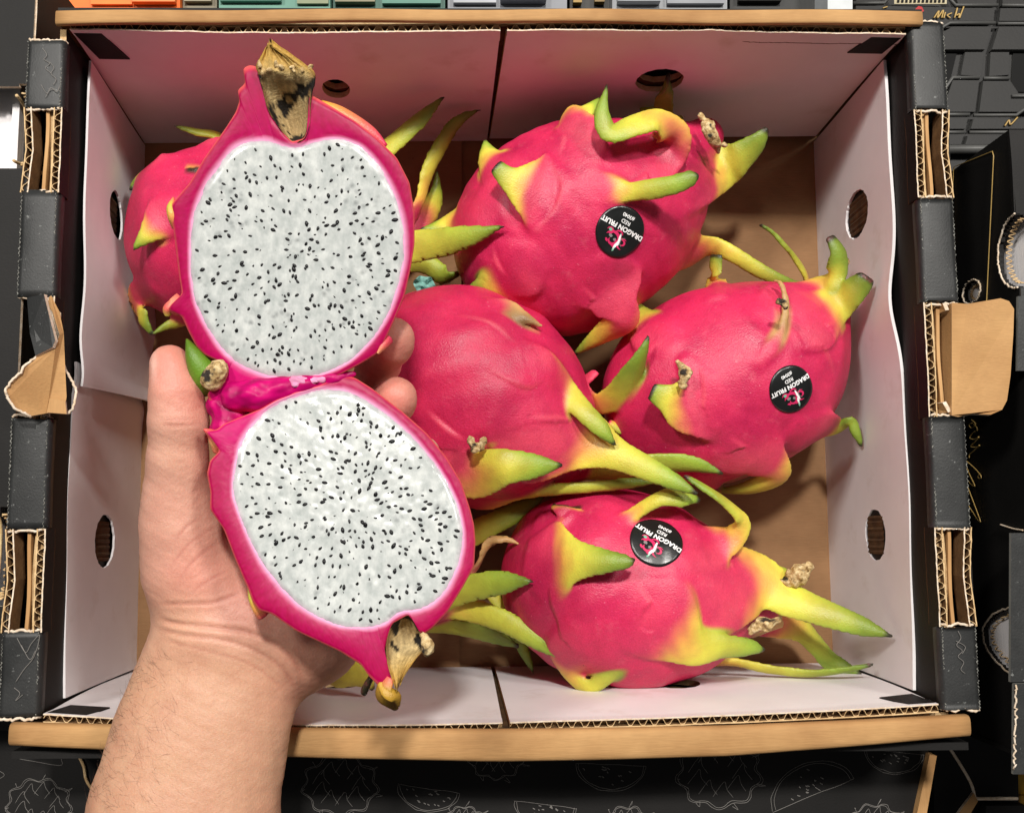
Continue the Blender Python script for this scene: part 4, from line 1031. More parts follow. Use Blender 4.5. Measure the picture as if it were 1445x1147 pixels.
# black folding crate at the top right
crate = empty('plastic_crate', 'black ribbed plastic crate at the top right behind the carton', 'crate')
CR = mat_plain('black_crate_plastic', (.011, .0105, .010), .5, .3); CRL = mat_plain('crate_rib_edge', (.075, .075, .072), .45, .4); CRH = mat_plain('crate_shade_and_print', (.004, .004, .004), .9)
zc_ = .0
slab('crate_face', [P(1206, 420, zc_), P(1600, 420, zc_), P(1600, -160, zc_), P(1206, -160, zc_)], zc_-.06, zc_, CR, crate)
def raised(pts, z=.004, mat=CR, nm='crate_panel'): 
    o = plate(nm, pts, [zc_+z]*len(pts), z-.0004, mat, crate, CRL); return o
def rib(pts, r=.0011): tube('crate_rib', np.array([P(x, y, zc_+.0045) for x, y in pts]), r, CRL, crate, 6)
raised([(1208, -20), (1255, -20), (1242, 2), (1208, 2)]); raised([(1345, -20), (1406, -20), (1406, 6), (1352, 6)]); raised([(1415, -20), (1480, -20), (1480, 6), (1415, 6)])
raised([(1208, 8), (1404, 12), (1402, 30), (1340, 30), (1318, 48), (1208, 48)]); raised([(1412, 12), (1480, 12), (1480, 30), (1410, 30)])
raised([(1322, 50), (1345, 38), (1400, 38), (1390, 70), (1325, 70)]); raised([(1410, 38), (1480, 38), (1480, 70), (1400, 70)])
rib([(1204, 5), (1248, 5), (1256, -6)]); rib([(1335, -8), (1348, 8), (1408, 8)]); rib([(1414, 8), (1480, 9)]); rib([(1318, 46), (1340, 33), (1404, 33)]); rib([(1408, 34), (1480, 34)])
raised([(1325, 76), (1350, 76), (1338, 126), (1325, 132)], .001, CRH, 'crate_opening_shade'); raised([(1430, 74), (1480, 74), (1480, 130), (1427, 130)], .001, CRH, 'crate_opening_shade')  # openings are near-black plates on the solid face, their inner shade is colour
raised([(1362, 74), (1388, 74), (1384, 108), (1356, 106)], .003); raised([(1398, 74), (1424, 74), (1424, 106), (1396, 108)], .003)
raised([(1345, 112), (1382, 112), (1376, 158), (1330, 158)]); raised([(1388, 112), (1424, 112), (1440, 136), (1480, 136), (1480, 158), (1382, 158)])
rib([(1328, 134), (1344, 110), (1382, 110)]); rib([(1388, 111), (1424, 111)]); rib([(1428, 136), (1480, 136)]); rib([(1326, 162), (1368, 162)]); rib([(1374, 163), (1434, 163), (1446, 154), (1480, 152)])
raised([(1328, 167), (1366, 167), (1362, 182), (1328, 182)]); raised([(1374, 168), (1480, 168), (1480, 182), (1370, 182)])
rib([(1326, 187), (1362, 187)]); rib([(1368, 187), (1480, 187)]); raised([(1328, 192), (1360, 192), (1356, 204), (1328, 204)]); raised([(1366, 192), (1480, 192), (1480, 204), (1362, 204)])
rib([(1326, 211), (1480, 211)], .0028)
lb = plate('crate_label', [(1262, -3), (1336, -1), (1336, 6), (1262, 6)], [zc_+.0052]*4, .0004, mat_plain('cream_label', srgb(176, 166, 136), .6), crate)
for k in range(12): plate('label_print', [(1266+k*5.8, 0), (1269.6+k*5.8, 0), (1269.2+k*5.8, 4), (1265.6+k*5.8, 4)], [zc_+.0056]*4, .0002, CRH, lb)
plate('red_logo', [(1291, 14), (1296, 9), (1301, 10), (1304, 16), (1298, 20), (1292, 19)], [zc_+.0048]*6, .0004, mat_plain('red_ink', srgb(170, 36, 40), .6), crate)
for st_ in ([(1318,26),(1325,16),(1323,26),(1331,15),(1329,26)], [(1334,18),(1332,26)], [(1343,19),(1337,22),(1341,26)], [(1347,26),(1351,12),(1349,22),(1354,20),(1353,26)], [(1360,10),(1354,26)], [(1246,12),(1252,10)], [(1418,178),(1424,170),(1426,176),(1436,166)]):
    tube('gold_script', catmull([P(x, y, zc_+.0050) for x, y in st_], 40), .0005, GOLD, crate, 4)
# scrap of teal tissue between the fruits
V_, F_ = [], []
for i in range(9):
    for j in range(9):
        u_, v_ = i/4-1, j/4-1; g_ = math.sqrt(max(u_*u_, v_*v_)/max(u_*u_+v_*v_, 1e-6)); x, y = 599+15*u_*g_+2*math.sin(3*v_), 403+14*v_*g_+1.5*math.sin(4*u_+1); V_.append(P(x, y, .062+.0018*math.sin(i*1.3+j)+.0012*math.sin(j*1.9)))
n_ = len(V_); V_ += [v-np.array([0, 0, .0006]) for v in V_]
F_ = [(i*9+j, (i+1)*9+j, (i+1)*9+j+1, i*9+j+1) for i in range(8) for j in range(8)]
F_ += [tuple(v+n_ for v in f[::-1]) for f in F_]
tag(mesh_from('tissue_scrap', V_, F_, mat_plain('teal_tissue', srgb(110, 160, 150), .6)), 'small teal packing scrap showing between two fruits beside the cut fruit', 'packing')
print('setting %.1fs' % (time.time()-T0))
B = Bract

FR = {}
FR['A'] = dragon_fruit((815, 318), .0525, 186, 148, 24, [
    B([(872,262,-2,16),(905,238,-1,40),(940,212,38,36,1),(948,186,48,28,1),(926,168,54,24,1),(896,174,57,23,1),(862,186,58,18,1),(849,160,58,13,1),(857,119,56,2,1)], yellow=.42, green=.45, roll=[0,0,15,15,0], th=1.1),
    B([(808,262,-3,8),(846,266,-1.5,24),(882,271,50,16,1),(915,267,56,17,1),(950,261,61,16,1),(976,251,63,13,1),(986,247,63,4,1)], yellow=.28, green=.6),
    B([(800,268,-2,24),(770,270,-.5,62),(748,268,4,44),(730,263,9,20),(717,257,13,12)], yellow=.50, green=.1, cup=.1),
    B([(960,290,-3,16),(990,262,-1,32),(1018,238,4,34),(1046,220,9,24),(1070,200,14,16),(1082,182,16,6)], yellow=.46, green=.4),
    B([(940,385,-3,8),(972,360,-1,30),(1003,348,-6,17,1),(1035,360,-4,13,1),(1075,384,-6,12,1),(1112,400,-8,9,1),(1148,405,-9,2,1)], yellow=.34, green=.5),
    B([(845,370,-2,20),(858,402,0,52),(868,430,28,36,1),(876,455,24,28,1),(850,474,14,19,1),(811,499,2,4,1)], yellow=.56, green=.3),
    B([(760,365,-2,20),(735,380,0,44),(706,393,26,30,1),(684,402,22,19,1),(659,410,16,4,1)], yellow=.52, green=.3),
    B([(705,290,-2,16),(670,302,0,40),(640,312,0,26),(617,320,0,14),(594,324,0,3)], yellow=.62, green=.2),
    B([(735,255,-2,14),(712,240,0,38),(694,226,2,22),(684,198,6,3)], yellow=.62, green=.2),
    B([(830,240,-2,14),(818,208,0,42),(812,178,6,28),(826,155,10,17),(848,139,10,4)], yellow=.62, green=.4),
    B([(925,215,-2,24),(934,180,0,20,1),(936,152,10,16,1),(938,128,20,14,1),(943,106,28,9,1)], yellow=.38, green=.7),
    B([(870,355,-2,6),(877,380,.3,13),(874,410,0,3)], yellow=.9, green=.2, th=1.0),
    ], 'stickered pink dragon fruit by the back wall, a curled yellow-green bract on top',
    neck=(994,194,2,116,30), tilt=4, ridges=[([(772,228),(790,262),(778,300),(750,330)],1,1.6,14),([(938,216),(926,236),(902,252),(872,264)],1,1.8,14),([(808,168),(800,192),(792,218)],-1,1.5,12),([(695,345),(703,370),(716,390)],-1,1.5,12),([(820,400),(843,425),(850,450)],-1,1.6,12),([(877,362),(874,400)],1,1.0,8),([(982,342),(952,370),(925,388)],1,1.3,12),([(968,215),(940,240),(905,262)],-1,.8,6),([(985,190),(955,205),(925,232)],1,.6,4)], seed=1, sticker=(875,327,37.5,246))
FR['B'] = dragon_fruit((1022, 537), .0505, 178, 138, 22, [
    B([(1105,480,-2,20),(1140,452,0,48),(1178,430,24,30,1),(1204,410,30,22,1),(1217,398,33,18,1),(1223,390,34,14,1)], yellow=.52, green=.25),
    B([(1075,440,-2,14),(1112,420,0,38),(1152,406,18,24,1),(1178,388,24,18,1),(1184,358,28,15,1),(1172,334,28,9,1)], yellow=.5, green=.6),
    B([(1072,512,-1,4),(1088,492,0,9),(1101,466,2,7),(1104,440,5,7),(1097,420,8,5),(1091,396,8,2)], yellow=.35, green=.0, dry=True, th=.7, roll=[0,20,50]),
    B([(1015,555,-2,24),(988,562,-.5,64),(966,566,4,46),(950,560,9,24),(934,552,12,14)], yellow=.56, green=.0, cup=.1),
    B([(1020,600,-2,20),(1050,630,0,54),(1080,652,26,36,1),(1094,674,18,23,1),(1056,690,8,15,1),(1009,693,0,4,1)], yellow=.52, green=.3),
    B([(1120,605,-2,14),(1150,612,0,40),(1178,606,0,20),(1199,596,4,11),(1209,612,4,8),(1216,630,2,3)], yellow=.5, green=.7),
    B([(840,525,4,8,1),(822,545,6,14,1),(842,570,12,17,1),(872,558,22,22,1),(894,526,32,20,1),(908,496,38,11,1),(915,474,40,2,1)], yellow=.32, green=.9, roll=[0,20,45,60,60]),
    B([(945,490,-2,14),(922,470,0,36),(905,450,3,20),(890,428,5,9)], yellow=.55, green=.1),
    B([(1010,420,-1,14),(1009,400,1,18),(1008,382,4,13),(1010,360,6,12)], yellow=.6, green=.0),
    B([(1140,410,-16,12,1),(1136,388,-12,12,1),(1120,362,-8,10,1),(1106,345,-4,6,1),(1090,328,-2,4,1),(1073,317,0,3,1)], yellow=.1, green=.9),
    B([(1010,640,-2,10),(1000,668,0,24),(1012,684,2,10),(1020,690,0,3)], yellow=.9),
    ], 'stickered pink dragon fruit at the right, its crown bracts against the white side wall',
    neck=(1170,422,4,106,34), tilt=8, ridges=[([(1178,452),(1150,466),(1110,472)],1,1.6,14),([(1028,612),(1058,634),(1076,660)],-1,1.8,14),([(985,512),(992,560),(972,622)],1,1.3,12),([(1075,420),(1110,432),(1140,424)],-1,1.0,8),([(905,480),(915,520),(905,560)],1,1.4,12),([(1130,470),(1165,500),(1178,540)],1,.8,10)], seed=2, sticker=(1117,549,34.5,299))
FR['C'] = dragon_fruit((672, 556), .0565, 176, 142, -30, [
    B([(700,575,-2,40),(760,600,0,88),(812,616,4,52),(865,638,33,27,1),(915,661,38,19,1),(955,681,40,13,1),(984,697,40,3,1)], yellow=.42, green=.25),
    B([(735,490,-2,14),(768,516,0,26),(796,548,33,20,1),(825,580,38,17,1),(850,606,39,14,1),(868,628,37,3,1)], yellow=.34, green=.3),
    B([(575,600,-2,30),(618,632,0,66),(665,656,5,42),(712,659,50,28,1),(755,658,48,20,1),(794,656,46,3,1)], yellow=.42, green=.45),
    B([(620,690,-8,20,1),(672,697,-4,30,1),(722,692,6,19,1),(762,692,12,12,1),(830,688,16,10,1),(890,682,17,9,1),(936,678,17,2,1)], yellow=.26, green=.35),
    B([(760,655,-6,16,1),(815,664,4,20,1),(875,662,12,21,1),(935,656,17,20,1),(980,657,19,15,1),(1021,668,19,2,1)], yellow=.05, green=.55, roll=[0,20,40,50]),
    B([(690,430,-1,10),(712,436,0,20),(735,450,2,12),(758,466,3,3)], yellow=.5, dry=True),
    B([(860,596,2,6,1),(876,606,2,9,1),(894,612,2,3,1)], yellow=.0, green=1.0),
    B([(780,672,-18,12,1),(800,670,-16,14,1),(818,676,-15,5,1)], yellow=.0, green=1.0),
    ], 'pink dragon fruit in the middle without sticker, long yellow tail bracts crossing the fruit below',
    neck=(806,636,2,112,30), tilt=3, squash=1.08, ridges=[([(672,512),(722,541),(748,548),(770,534)],1,1.4,12),([(600,576),(630,602),(662,624)],-1,2.0,16),([(742,588),(790,588),(830,604)],-1,1.4,12),([(640,445),(690,455),(735,490)],1,.8,10),([(690,640),(740,632),(790,640)],1,.8,8),([(700,600),(760,615),(810,640)],1,.5,4)], seed=3)
FR['D'] = dragon_fruit((880, 828), .0495, 172, 134, -13, [
    B([(745,790,-2,30),(778,792,0,60),(815,793,5,32),(852,796,10,19),(878,798,13,11),(891,798,13,3)], yellow=.30, green=.7),
    B([(840,765,-2,5),(885,732,0,11),(928,704,38,13,1),(962,699,38,18,1),(987,705,36,6,1)], yellow=.36, green=.1),
    B([(950,815,-2,50),(1000,820,0,84),(1066,826,4,48),(1118,845,20,28,1),(1170,866,26,21,1),(1220,884,30,15,1),(1260,898,33,2,1)], yellow=.40, green=.4),
    B([(880,830,-2,20),(925,872,0,64),(970,905,4,34),(1020,913,9,20),(1058,914,11,14),(1078,917,11,4)], yellow=.38, green=.45),
    B([(920,940,-10,14,1),(980,934,-6,20,1),(1035,934,-2,10,1),(1085,945,0,11,1),(1140,951,6,13,1),(1190,946,13,11,1),(1232,937,18,2,1)], yellow=.26, green=.5, roll=[0,10,30,40]),
    B([(1030,880,-16,20,1),(1085,880,-14,22,1),(1128,886,-14,20,1),(1152,908,-14,17,1),(1178,936,-12,15,1),(1216,951,-6,3,1)], yellow=.36, green=.8),
    B([(812,885,-2,10),(803,918,0,32),(806,950,16,17,1),(830,970,18,13,1),(866,950,24,11,1),(904,923,28,3,1)], yellow=.34, green=.4),
    B([(965,790,-2,18),(1005,770,0,34),(1036,757,28,19,1),(1046,732,32,16,1),(1022,706,37,14,1),(992,686,39,12,1),(966,671,38,4,1)], yellow=.40, green=.3, roll=[0,0,20,40,40]),
    B([(1040,800,-8,30,1),(1076,806,-6,24,1),(1106,812,-4,18,1),(1118,816,-4,14,1)], yellow=.5, green=.0),
    B([(1040,885,-4,24,1),(1070,884,-2,18,1),(1104,876,0,12,1)], dry=True),
    B([(760,735,-2,12),(792,735,0,40),(800,720,3,20)], yellow=.95, th=1.1),
    ], 'pink dragon fruit at the front of the carton with a long yellow bract pointing right',
    neck=(1062,850,0,106,38), tilt=2, ridges=[([(776,824),(778,853),(790,886),(806,924)],1,2.0,16),([(794,757),(794,732),(808,712)],-1,1.8,14),([(894,814),(919,848),(944,872),(975,884)],-1,2.0,16),([(900,934),(950,918),(985,905)],1,1.0,8),([(985,750),(1010,744),(1032,740)],-1,1.4,12),([(985,880),(1030,884),(1062,888)],1,1.0,8),([(1000,790),(1030,800),(1062,812)],1,.8,8)], seed=4, sticker=(926,764,38,236))
FR['E'] = dragon_fruit((345, 335), .0485, 164, 134, 2, [
    B([(345,222,0,20,1),(308,192,10,15,1),(278,186,14,10,1),(246,178,16,2,1)], yellow=.1, green=.5),
    B([(250,285,-2,14),(232,305,0,34),(220,328,4,20),(206,352,7,3)], yellow=.52, green=.3),
    B([(245,225,-2,14),(215,238,0,34),(196,250,2,18),(184,268,2,5)], yellow=.6, green=.3),
    B([(275,440,0,12,1),(250,455,4,10,1),(232,462,6,7,1),(214,472,8,2,1)], yellow=.1, green=.6),
    B([(215,405,-2,10),(198,425,0,30),(200,450,2,16),(215,472,2,5)], yellow=.6, green=.6),
    B([(470,290,0,20,1),(510,246,6,22,1),(550,205,12,18,1),(592,168,16,15,1),(627,136,18,2,1)], yellow=.2, green=.6),
    B([(520,350,-14,24,1),(570,320,-10,14,1),(592,285,-6,10,1),(606,238,-2,13,1),(635,185,2,12,1),(655,165,2,8,1),(678,155,0,2,1)], yellow=.35, green=.7, roll=[0,20,40]),
    B([(480,355,0,30,1),(540,352,10,27,1),(600,346,22,25,1),(655,335,36,19,1),(713,319,46,2,1)], yellow=.2, green=.4),
    B([(520,365,-14,20,1),(570,370,-12,16,1),(605,376,-10,16,1),(632,392,-8,16,1),(661,378,-8,3,1)], yellow=.05, green=.6, roll=[0,30,60]),
    B([(560,320,-24,24,1),(595,305,-22,22,1),(615,280,-20,15,1),(617,240,-18,2,1)], yellow=.4, green=.7),
    B([(330,220,-2,14),(300,212,-.5,36),(280,240,0,18)], yellow=.95, th=1.1),
    ], 'pink dragon fruit at the left, mostly hidden behind the upper cut half', neck=(520,345,-4,80,46), seed=5, vox=.0012)
FR['G'] = dragon_fruit((505, 790), .0415, 138, 112, -8, [
    B([(570,850,8,24,1),(620,842,18,24,1),(665,830,28,22,1),(712,822,36,18,1),(754,820,42,2,1)], yellow=.05, green=.65),
    B([(540,840,6,24,1),(595,850,10,23,1),(650,858,14,21,1),(712,878,24,18,1),(770,910,30,14,1),(826,939,34,2,1)], yellow=.22, green=.6),
    B([(530,860,-6,22,1),(585,880,-4,20,1),(640,886,-2,17,1),(690,896,-2,16,1),(732,912,-4,4,1)], yellow=.05, green=.7),
    B([(640,810,-10,12,1),(692,834,-10,12,1),(722,880,-10,12,1),(741,920,-10,9,1),(753,950,-10,2,1)], yellow=.05, green=.9),
    B([(580,790,0,24,1),(632,768,4,22,1),(690,740,6,19,1),(740,716,6,15,1),(770,699,6,3,1)], yellow=.2, green=.6),
    B([(640,830,6,10,1),(672,800,14,9,1),(690,766,20,9,1),(712,760,22,7,1),(737,770,22,2,1)], dry=True, th=.8, roll=[0,60,-40,70]),
    B([(430,880,10,30,1),(452,922,34,42,1),(478,944,42,38,1),(505,956,42,27,1),(527,972,38,5,1)], yellow=.06, green=-1),
    ], 'dragon fruit mostly hidden under the lower cut half, green bracts fanning right', neck=(620,820,2,74,44), seed=6, vox=.0012)
# ------------------------------------------------------------------ cut fruit held in the hand
cut = empty('cut_dragon_fruit', 'dragon fruit cut open into two joined white-fleshed halves, held in the hand', 'fruit')
TOP_OUT = [(343,97),(346,118),(335,128),(338,142),(333,158),(319,180),(305,200),(288,224),(268,258),(250,279),(241,290),(244,317),(248,350),(253,390),(257,415),(243,428),(236,437),(257,447),(266,468),(277,489),(290,502),
           (314,512),(320,522),(308,545),(292,555),(296,568),(314,584),(340,583),(368,574),(390,562),(420,550),(450,543),(480,529),(508,514),(531,500),(537,494),(553,460),(571,418),(579,382),(585,345),(585,300),(578,258),(560,223),(532,195),(501,171),(470,152),(446,138),(436,133),
           (437,150),(436,178),(429,196),(412,201),(400,188),(380,160),(370,126),(364,95),(352,92)]
TOP_FL = [(268,384),(268,350),(270,314),(278,286),(289,262),(300,244),(314,227),(328,208),(344,200),(370,197),(388,201),(403,207),(420,208),(440,201),(462,195),(482,195),(508,204),(525,220),(540,240),(552,262),(561,284),(568,308),(571,335),(571,366),(565,392),(558,418),(549,442),(538,462),(525,480),(511,495),(494,510),(478,519),(455,528),(430,533),(405,534),(374,531),(345,519),(322,502),(307,486),(297,470),(285,450),(276,430),(271,408)]
BOT_OUT = [(480,529),(450,544),(420,552),(390,564),(368,577),(340,588),(316,598),(306,606),(289,608),(300,622),(310,636),(296,650),(292,668),(297,695),(296,718),(316,747),(330,784),(344,817),(350,830),(356,848),(365,861),(384,866),(402,879),(420,891),(450,905),(480,919),(510,938),(520,953),(534,967),(545,971),(554,963),(548,945),(543,930),(543,917),(547,900),(553,880),(576,867),(586,880),(592,892),(598,895),(610,886),(631,864),(654,827),(669,799),(671,764),(669,740),(664,720),(651,680),(630,645),(602,611),(567,580),(525,548),(501,533)]
BOT_FL = [(328,700),(328,680),(332,650),(340,622),(357,597),(380,574),(409,561),(447,549),(485,549),(514,562),(549,585),(584,617),(612,650),(632,680),(647,712),(654,746),(654,770),(647,799),(631,832),(610,853),(585,862),(571,862),(556,868),(546,880),(515,887),(480,884),(450,872),(420,853),(395,828),(370,796),(352,762),(338,728)]
def densify(poly, n, jit=0):
    p = np.array(poly, float); q = np.vstack([p, p[:1]]); seg = np.linalg.norm(np.diff(q, axis=0), axis=1); L_ = np.r_[0, np.cumsum(seg)]
    t = np.linspace(0, L_[-1], n, endpoint=False)
    return np.stack([np.interp(t, L_, q[:, 0]), np.interp(t, L_, q[:, 1])], 1)
def smooth_closed(p, it=2):
    for _ in range(it): p = .5*p+.25*(np.roll(p, 1, 0)+np.roll(p, -1, 0))
    return p
def pdist(p, poly):
    A_ = poly; B_ = np.roll(poly, -1, 0); out = np.full(len(p), 1e9)
    for a_, b_ in zip(A_, B_):
        ab = b_-a_; t = np.clip(((p-a_)@ab)/max(ab@ab, 1e-9), 0, 1); out = np.minimum(out, np.linalg.norm(p-(a_+t[:, None]*ab), axis=1))
    return out
def inside(p, poly):
    x, y = p[:, 0], p[:, 1]; r = np.zeros(len(p), bool); A_ = poly; B_ = np.roll(poly, -1, 0)
    for (x0, y0), (x1, y1) in zip(A_, B_):
        c_ = ((y0 > y) != (y1 > y)) & (x < (x1-x0)*(y-y0)/((y1-y0) if y1 != y0 else 1e-9)+x0); r ^= c_
    return r
zt_ = lambda x, y: .176+.014*np.clip((530-y)/400, -.2, 1.2)+.002*(x-418)/170
zb_ = lambda x, y: .176+.010*np.clip((y-540)/380, -.2, 1.2)-.002*(x-495)/170
MAG, MAGD, SALM, PALE = srgb(188, 2, 100), srgb(150, 0, 58), srgb(222, 96, 92), srgb(224, 152, 188)
def half(outl, fl, zf, ctr, depth, seed, hinge):
    n = 420
    outl = smooth_closed(densify(outl, n), 1); flp = smooth_closed(densify(fl, 220), 3)
    c_ = np.array(ctr, float)
    # ---- rind: matched rays from the outline to the flesh outline by direction
    ang_o = np.arctan2(outl[:, 1]-c_[1], outl[:, 0]-c_[0])
    fa_ = np.arctan2(flp[:, 1]-c_[1], flp[:, 0]-c_[0]); fr_ = np.linalg.norm(flp-c_, axis=1); od = np.argsort(fa_)
    fax = np.r_[fa_[od]-2*np.pi, fa_[od], fa_[od]+2*np.pi]; frx = np.tile(fr_[od], 3)
    rin = np.interp(ang_o, fax, frx); inn = c_+np.stack([np.cos(ang_o), np.sin(ang_o)], 1)*rin[:, None]
    ro = np.linalg.norm(outl-c_, axis=1); bad = ro < rin+2
    inn[bad] = c_+(inn[bad]-c_)*((ro[bad]-3)/rin[bad])[:, None]
    K = 12; V, C_ = [], []
    rg = np.random.default_rng(seed)
    for k in range(K+1):
        q = k/K; ring = inn+(outl-inn)*q
        hgt = .0004*np.sin(q*np.pi)+(-.0007)*(q > .97)
        jit = .00007*vnoise(np.c_[ring, np.zeros(n)]*.01, 60, seed+k//3)
        for i in range(n):
            z = zf(*ring[i])+hgt+jit[i]; V.append(P(ring[i, 0], ring[i, 1], z))
        wpx = np.linalg.norm(outl-inn, axis=1)*q; wo = np.linalg.norm(outl-inn, axis=1)*(1-q)
        pale = np.clip(1-wpx/(6.5+2*np.sin(np.arange(n)*.05)), 0, 1)[:, None]**1.4
        nearc = np.exp(-((ring[:, 1]-hinge[1])**2/45**2+(ring[:, 0]-hinge[0])**2/70**2))[:, None]
        base = MAGD+(MAG-MAGD)*np.clip(.12+.3*(1-q)+nearc+.22*vnoise(np.c_[ring, np.zeros(n)]*.01, 90, seed)[:, None], 0, 1)
        cc = base*(1-pale)+PALE*pale
        sal = np.clip(1-wo/2.6, 0, 1)[:, None]; cc = cc*(1-sal)+SALM*sal
        C_.append(cc)
    # outer skin dome behind the cut face
    KD = 14
    for k in range(1, KD+1):
        t = k/KD*math.pi/2; s_ = math.cos(t)
        ring = c_+(outl-c_)*max(s_, .002)
        rs = np.linalg.norm(outl-c_, axis=1); smoothr = smooth_closed(np.c_[rs, rs], 60)[:, 0]
        ring = c_+(outl-c_)/rs[:, None]*(rs+(smoothr-rs)*min(1, k/4))[:, None]*max(s_, .002)
        for i in range(n): V.append(P(*ring[i], zf(*outl[i])*s_+zf(*c_)*(1-s_)-depth*math.sin(t)-.0007))
        C_.append(np.tile(PINK, (n, 1)))
    # floor of the rind under the flesh
    V.append(P(c_[0], c_[1], zf(*c_)-.004)); C_.append(np.array([PALE]))
    for i in range(n): pass
    F = []
    tot = K+KD
    for k in range(tot):
        for i in range(n):
            j = (i+1) % n; F.append((k*n+i, (k+1)*n+i, (k+1)*n+j, k*n+j))
    ci = (tot+1)*n
    for i in range(n): F.append((ci, i, (i+1) % n))
    V = np.array(V); col = np.vstack(C_)
    A3 = V[F[0][0]]; 
    o = mesh_from('rind', V, F, RIND, cut, True, col)
    bm = bmesh.new(); bm.from_mesh(o.data); bmesh.ops.recalc_face_normals(bm, faces=bm.faces); bm.to_mesh(o.data); bm.free()
    # ---- flesh
    nf = len(flp); K2 = 46; V, F, C_ = [P(c_[0], c_[1], zf(*c_)+.0006)], [], [np.array([1., 1., 1.])]
    for k in range(1, K2+1):
        q = k/K2; ring = c_+(flp-c_)*q*(1.012)
        for i in range(nf):
            e_ = sstep(q, .93, 1.0); z = zf(*ring[i])+.0006-.0008*e_
            V.append(P(*ring[i], z))
            pk = float(sstep(q, .94, 1.0)); C_.append(np.array([1.0, 1-.22*pk, 1-.09*pk]))
    V = np.array(V); V[:, 2] += .00012*vnoise(V, 500, seed)
    F = [(0, 1+i, 1+(i+1) % nf) for i in range(nf)]
    for k in range(K2-1):
        for i in range(nf):
            A_ = 1+k*nf+i; B_ = 1+k*nf+(i+1) % nf; F.append((A_, A_+nf, B_+nf, B_))
    F = [f[::-1] for f in F]
    fo = mesh_from('flesh', V, F, FLESH, o, True, np.array(C_))
    bm = bmesh.new(); bm.from_mesh(fo.data); bmesh.ops.recalc_face_normals(bm, faces=bm.faces); bm.to_mesh(fo.data); bm.free()
    if sum(p.normal.z for p in fo.data.polygons[:50]) < 0: fo.data.flip_normals()
    bv = BVHTree.FromObject(fo, bpy.context.evaluated_depsgraph_get()) if False else BVHTree.FromPolygons([tuple(v) for v in V], F)
    # ---- seeds
    lo, hi = flp.min(0), flp.max(0); pts = []
    cand = rg.uniform(lo, hi, (9000, 2)); cand = cand[inside(cand, flp)]; dist = pdist(cand, flp)
    cell = {}
    for (x, y), d_ in zip(cand, dist):
        if d_ < 9: continue
        dens = vnoise(np.array([[x*.01, y*.01, 0]]), 9, seed)[0]
        md = 7.2+3.2*dens-3.6*math.exp(-((x-c_[0])/38)**2-((y-c_[1]+20)/90)**2)
        if rg.uniform() < .25: md *= .55
        if all((x-a_)**2+(y-b_)**2 > md*md for a_, b_ in pts[-1200:]) and rg.uniform() < .55: pts.append((x, y))
        if len(pts) >= 470: break
    V, F, base_n = [], [], 0
    prof = [(-1.0, .06), (-.62, .62), (-.1, .95), (.4, .88), (.8, .5), (1.0, .06)]
    for (x, y) in pts:
        h_ = bv.ray_cast(Vector(CAM), Vector(nz(ray(x, y))))
        if h_[0] is None: continue
        p = np.array(h_[0]); rot = math.atan2(y-c_[1], x-c_[0])*-1+rg.normal()*.55
        L_ = .00120*rg.uniform(.72, 1.15); Wd = L_*rg.uniform(.50, .66); sink = rg.choice([.00008, .00020, .00030, .00045])*rg.uniform(.7, 1.15)
        d1 = np.array([math.cos(rot), math.sin(rot), rg.normal()*.25]); d1 = nz(d1); d2 = nz(np.cross([0, 0, 1.], d1)); d3 = np.cross(d1, d2)
        st = len(V)
        for (a_, r_) in prof:
            for j in range(7):
                t_ = j*2*math.pi/7; V.append(p+d1*a_*L_+d2*r_*Wd*math.cos(t_)+d3*r_*Wd*.75*math.sin(t_)-np.array([0, 0, sink+.0001]))
        for a_ in range(5):
            for j in range(7): F.append((st+a_*7+j, st+a_*7+(j+1) % 7, st+(a_+1)*7+(j+1) % 7, st+(a_+1)*7+j))
        F += [tuple(st+j for j in range(7))[::-1], tuple(st+35+j for j in range(7))]
    so = mesh_from('seeds', V, F, SEED, o, True); tag(so, kind='stuff')
    return o, outl, flp
halfT = half(TOP_OUT, TOP_FL, zt_, (420, 355), .040, 21, (345, 548)); halfT[0]['label'] = 'upper half of the cut fruit'
halfB = half(BOT_OUT, BOT_FL, zb_, (495, 715), .040, 22, (330, 585)); halfB[0]['label'] = 'lower half of the cut fruit'
# torn glistening pulp along the hinge
def lump(name, path, radii, mat, parent, colf, seed=0, amp=.0006, freq=700, vox=.0006, k=.003, disp=0):
    path = [np.array(p) for p in path]; R_ = np.array(radii)
    lo = np.min(path, 0)-R_.max()-.004; hi = np.max(path, 0)+R_.max()+.004; dm = np.ceil((hi-lo)/vox).astype(int)+1
    G = np.stack(np.meshgrid(*[lo[q]+vox*np.arange(dm[q]) for q in range(3)], indexing='ij'), -1); p = G.reshape(-1, 3)
    d = None
    for i in range(len(path)-1):
        e = sdf_cone(p, path[i], path[i+1], radii[i], radii[i+1]); d = e if d is None else smin(d, e, k)
    d = d+amp*vnoise(p, freq, seed)+amp*.5*vnoise(p, freq*2.3, seed+1)
    V, F = surface_nets(d.reshape(dm), vox, lo); V = relax(V, F, 1, .4)
    return mesh_from(name, V, F, mat, parent, True, colf(V))
hz = .1745
lump('torn_pulp', [P(335, 560, hz-.001), P(365, 558, hz), P(395, 551, hz), P(430, 543, hz), P(470, 534, hz), P(500, 528, hz)], [.0058, .0056, .0042, .0032, .0022, .0012], RIND, halfT[0],
     lambda V: MAG*(.85+.35*vnoise(V, 420, 3)[:, None])*np.ones((len(V), 3)), 5, .0005, 380)
